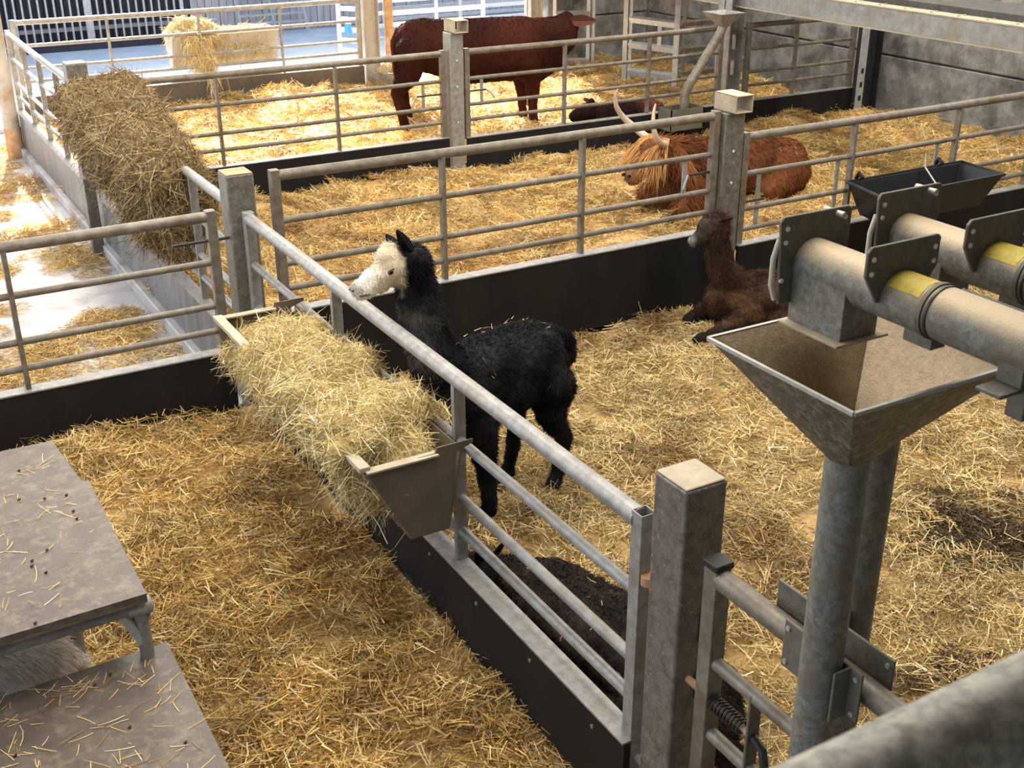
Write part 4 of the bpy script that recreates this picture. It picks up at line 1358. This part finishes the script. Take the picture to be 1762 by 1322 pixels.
def on_lower():
    while True:
        x, y = rnd.uniform(-.5, .58), rnd.uniform(2.4, 3.46)
        if (noise.noise(Vector((x * 6, y * 6, 5))) > .05 or rnd.random() < .15 or (y > 3.36 and rnd.random() < .5)): return (x, y, .477)


loose('wisps of straw on the upper ply platform', 210, on_upper)
loose('wisps of straw on the lower ply platform', 420, on_lower)
# droppings lying on the platforms
MBd = MB()
for k in range(44):
    x, y, z = (on_upper if k % 2 else on_lower)()
    x, y = x + rnd.uniform(-.05, .03), y + rnd.uniform(-.05, .03)
    v_, f_ = rings((x, y, z + .0045), .0045, (x + .004, y + .003, z + .0045), .0045, n=6, hs=2)
    MBd.add(v_, f_)
tag(MBd.build('droppings', M['dung']), 'small dark droppings scattered over the ply platforms', 'droppings', kind='stuff')
# darker trodden muck in the alpaca pen
MBd = MB()
for k in range(170):
    a_, rr = rnd.random() * 6.283, abs(rnd.gauss(0, .36))
    x, y = 4.35 + rr * math.cos(a_), 3.05 + rr * .8 * math.sin(a_)
    v_, f_ = rings((x, y, .03 + rnd.uniform(0, .02)), rnd.uniform(.005, .009), (x + .008, y + .004, .035), .006, n=6, hs=2)
    MBd.add(v_, f_)
tag(MBd.build('droppings', M['dung']), 'dark patch of droppings in the straw beyond the hopper', 'droppings', kind='stuff')

CL_DARK = [clump('straw_clump', 150, .15, .04, .11, PALN * np.array([[.16, .13, .13]]), wd=.005) for _ in range(5)]
NG_DARK = scatter_group(CL_DARK)
pts = [(4.35 + rnd.gauss(0, .22), 3.05 + rnd.gauss(0, .20)) for _ in range(34)] + [(3.35 + rnd.gauss(0, .08), 2.35 + rnd.gauss(0, .07)) for _ in range(4)] + [(3.1 + rnd.gauss(0, .1), 2.75 + rnd.gauss(0, .07)) for _ in range(2)]
thin_straw('dark soiled straw patches in the alpaca pen', pts, NG_DARK, .025, .5, .9)

# ------------------------------------------------------------------ hay masses
HAYP = np.array([(.64, .50, .22), (.76, .63, .32), (.50, .38, .15), (.84, .74, .46), (.36, .26, .10)])
HAYB = np.array([(.20, .135, .055), (.30, .21, .09), (.12, .078, .030), (.42, .32, .16), (.075, .048, .020)])
HAYW = np.array([(.70, .60, .36), (.80, .72, .48), (.60, .46, .22), (.55, .36, .12)])


def hay(name, label, segs, pal, n, base, lmin=.06, lmax=.2, wd=.0042, droop=.35, voxel=.03, up=.25, cm='haycore'):
    core = blob(name, segs, voxel, 4, M[cm], base, None, (.03, 9))
    tag(core, label, 'hay', kind='stuff')
    P, N_ = sample(core.data, n)
    T = unit(np.cross(N_, rng.normal(size=(n, 3))))
    D = T + N_ * rng.uniform(-.1, up * 2, (n, 1))
    L = rng.uniform(lmin, lmax, n)
    P = P - unit(D) * (L * .4)[:, None] + N_ * rng.uniform(-.004, .022, (n, 1))
    bend = rng.normal(size=(n, 3)) * .25 + np.array([[0, 0, -droop]])
    c = pal[rng.integers(0, len(pal), n)] * rng.uniform(.75, 1.15, (n, 1))
    V, Q, cc = ribbons(P, D, L, np.full(n, wd) * rng.uniform(.6, 1.2, n), np.clip(c, 0, 1), bend, k=3, tip=.5)
    o = np_mesh('hay_stems', V, Q, M['haym'], cc, core)
    o['kind'] = 'stuff'
    return core


bx_, by_ = 1.62, 4.4
sg = []
for k in range(9):
    yy = -.70 + k * .17
    wob = .025 * math.sin(k * 2.1)
    hz_ = .87 + .045 * math.sin(k * 1.7) - (.09 if k in (0, 8) else 0) - (.03 if k == 5 else 0)
    sg.append(((-.12 + wob, yy, hz_), .105, (.08 + wob, yy + .03, hz_ + .02), .115))
    if 1 <= k <= 6: sg.append(((.10, yy, hz_ + .01), .09, (.19 + .04 * math.sin(k * 1.3), yy, hz_ - .01), .065))
    if k <= 6:
        sg.append(((-.12, yy, .945), .065, (-.23, yy, .945 + .012 * math.sin(k * 2.3)), .052))
        sg.append(((-.235, yy, .92), .05, (-.25, yy, .87 + .03 * math.sin(k * 1.3)), .035))
sg.append(((.04, -.72, .74), .09, (.04, .74, .74), .09))
hay('hay_heap', 'pale yellow hay heaped in the steel trough on the long gate', sg, HAYP, 26000, (bx_, by_, 0), lmin=.04, lmax=.14, wd=.0033, droop=.22)
bx_, by_ = 1.88, 8.7
sg = []
for k in range(12):
    yy = -1.30 + k * .25
    hz_ = 1.10 + .04 * math.sin(k * 1.9)
    xr = -.06 + .032 * k
    sg.append(((-.14, yy, hz_ - .02), .15, (xr, yy + .05, hz_), .16))
    if k >= 1: sg.append(((-.16, yy, hz_ - .05), .11, (-.19, yy, .80 - .12 * (k in (1, 2, 3)) + .1 * (k > 7)), .09))
    sg.append(((xr + .03, yy, hz_ - .04), .12, (xr + .06, yy, .85), .09))
for yy, zz in ((-1.3, .68), (-1.15, .60), (-1.0, .58), (-.8, .60)):
    sg.append(((-.10, yy, 1.0), .13, (-.06, yy, zz), .09))
    sg.append(((.04, yy, 1.0), .12, (.03, yy, zz + .05), .09))
hay('hay_heap', 'big brown hay heap hanging over the lane-side fence', sg, HAYB * 1.15, 36000, (bx_, by_, 0), .06, .20, .0048, .18, .035, up=.35, cm='haycoreb')
sg = [((-.5, 0, .80), .12, (.5, 0, .78), .12), ((-.5, 0, .9), .17, (-.25, -.05, .88), .15), ((-.42, -.15, .85), .13, (-.38, -.22, .55), .10), ((-.3, -.2, .75), .1, (-.28, -.24, .45), .07), ((.1, -.02, .72), .1, (.5, -.02, .7), .1)]
hay('hay_heap', 'sunlit straw spilling from the trough outside the barn end', sg, HAYW, 5000, (4.55, 15.28, 0), .08, .25, .007, .5, .035)
sg = [((-.04, 0, .26), .10, (.05, 0, .28), .11), ((.08, 0, .26), .07, (.16, -.04, .24), .05)]
hay('hay_heap', 'pale hay piled in the round bowl by the downpipe', sg, HAYW, 1200, (6.62, 14.78, 0), .05, .15, .006, .3, .025)
# feed pellets in the black trough
sg = [((-.2, 0, -.20), .05, (.35, 0, -.19), .06)]
hay('feed_mix', 'thin brown feed and chaff in the black trough', sg, HAYB, 500, (7.02, 5.95, .72), .02, .06, .004, .1, .02, cm='haycoreb')
# strands of straw dangling on the brown board of the back fence
n = 60
P0 = np.stack([rng.normal(4.28, .06, n), np.full(n, 14.90) + rng.normal(0, .01, n), rng.uniform(.25, .42, n)], 1)
V_, Q_, cc_ = ribbons(P0, np.array([[0, 0, -1.]]) + rng.normal(size=(n, 3)) * np.array([[.25, .05, .1]]), rng.uniform(.1, .3, n), np.full(n, .006), HAYW[rng.integers(0, 4, n)], k=3)
tag(np_mesh('straw_strands', V_, Q_, M['haym'], cc_), 'straw strands dangling down the brown board', 'straw', kind='stuff')
# wisps caught on the standing alpaca and the shaggy cow
for lab, body_, n, msk in (('back', a1, 46, lambda P, N_: (N_[:, 2] > .35) & (P[:, 2] < 1.0) & (P[:, 2] > .5)), ('back', hl, 80, lambda P, N_: (P[:, 0] > -.3) & (N_[:, 2] > -.2)), ('back', a2, 40, lambda P, N_: N_[:, 2] > .3)):
    P, N_ = sample(body_.data, 6000)
    kf = msk(P, N_)
    P, N_ = P[kf][:n], N_[kf][:n]
    T = unit(np.cross(N_, rng.normal(size=(len(P), 3))))
    V_, Q_, cc_ = ribbons(P + N_ * .02, T, rng.uniform(.015, .05, len(P)), np.full(len(P), .003), HAYW[rng.integers(0, 4, len(P))], k=2)
    np_mesh('straw_wisps', V_, Q_, M['haym'], cc_, body_)['kind'] = 'stuff'
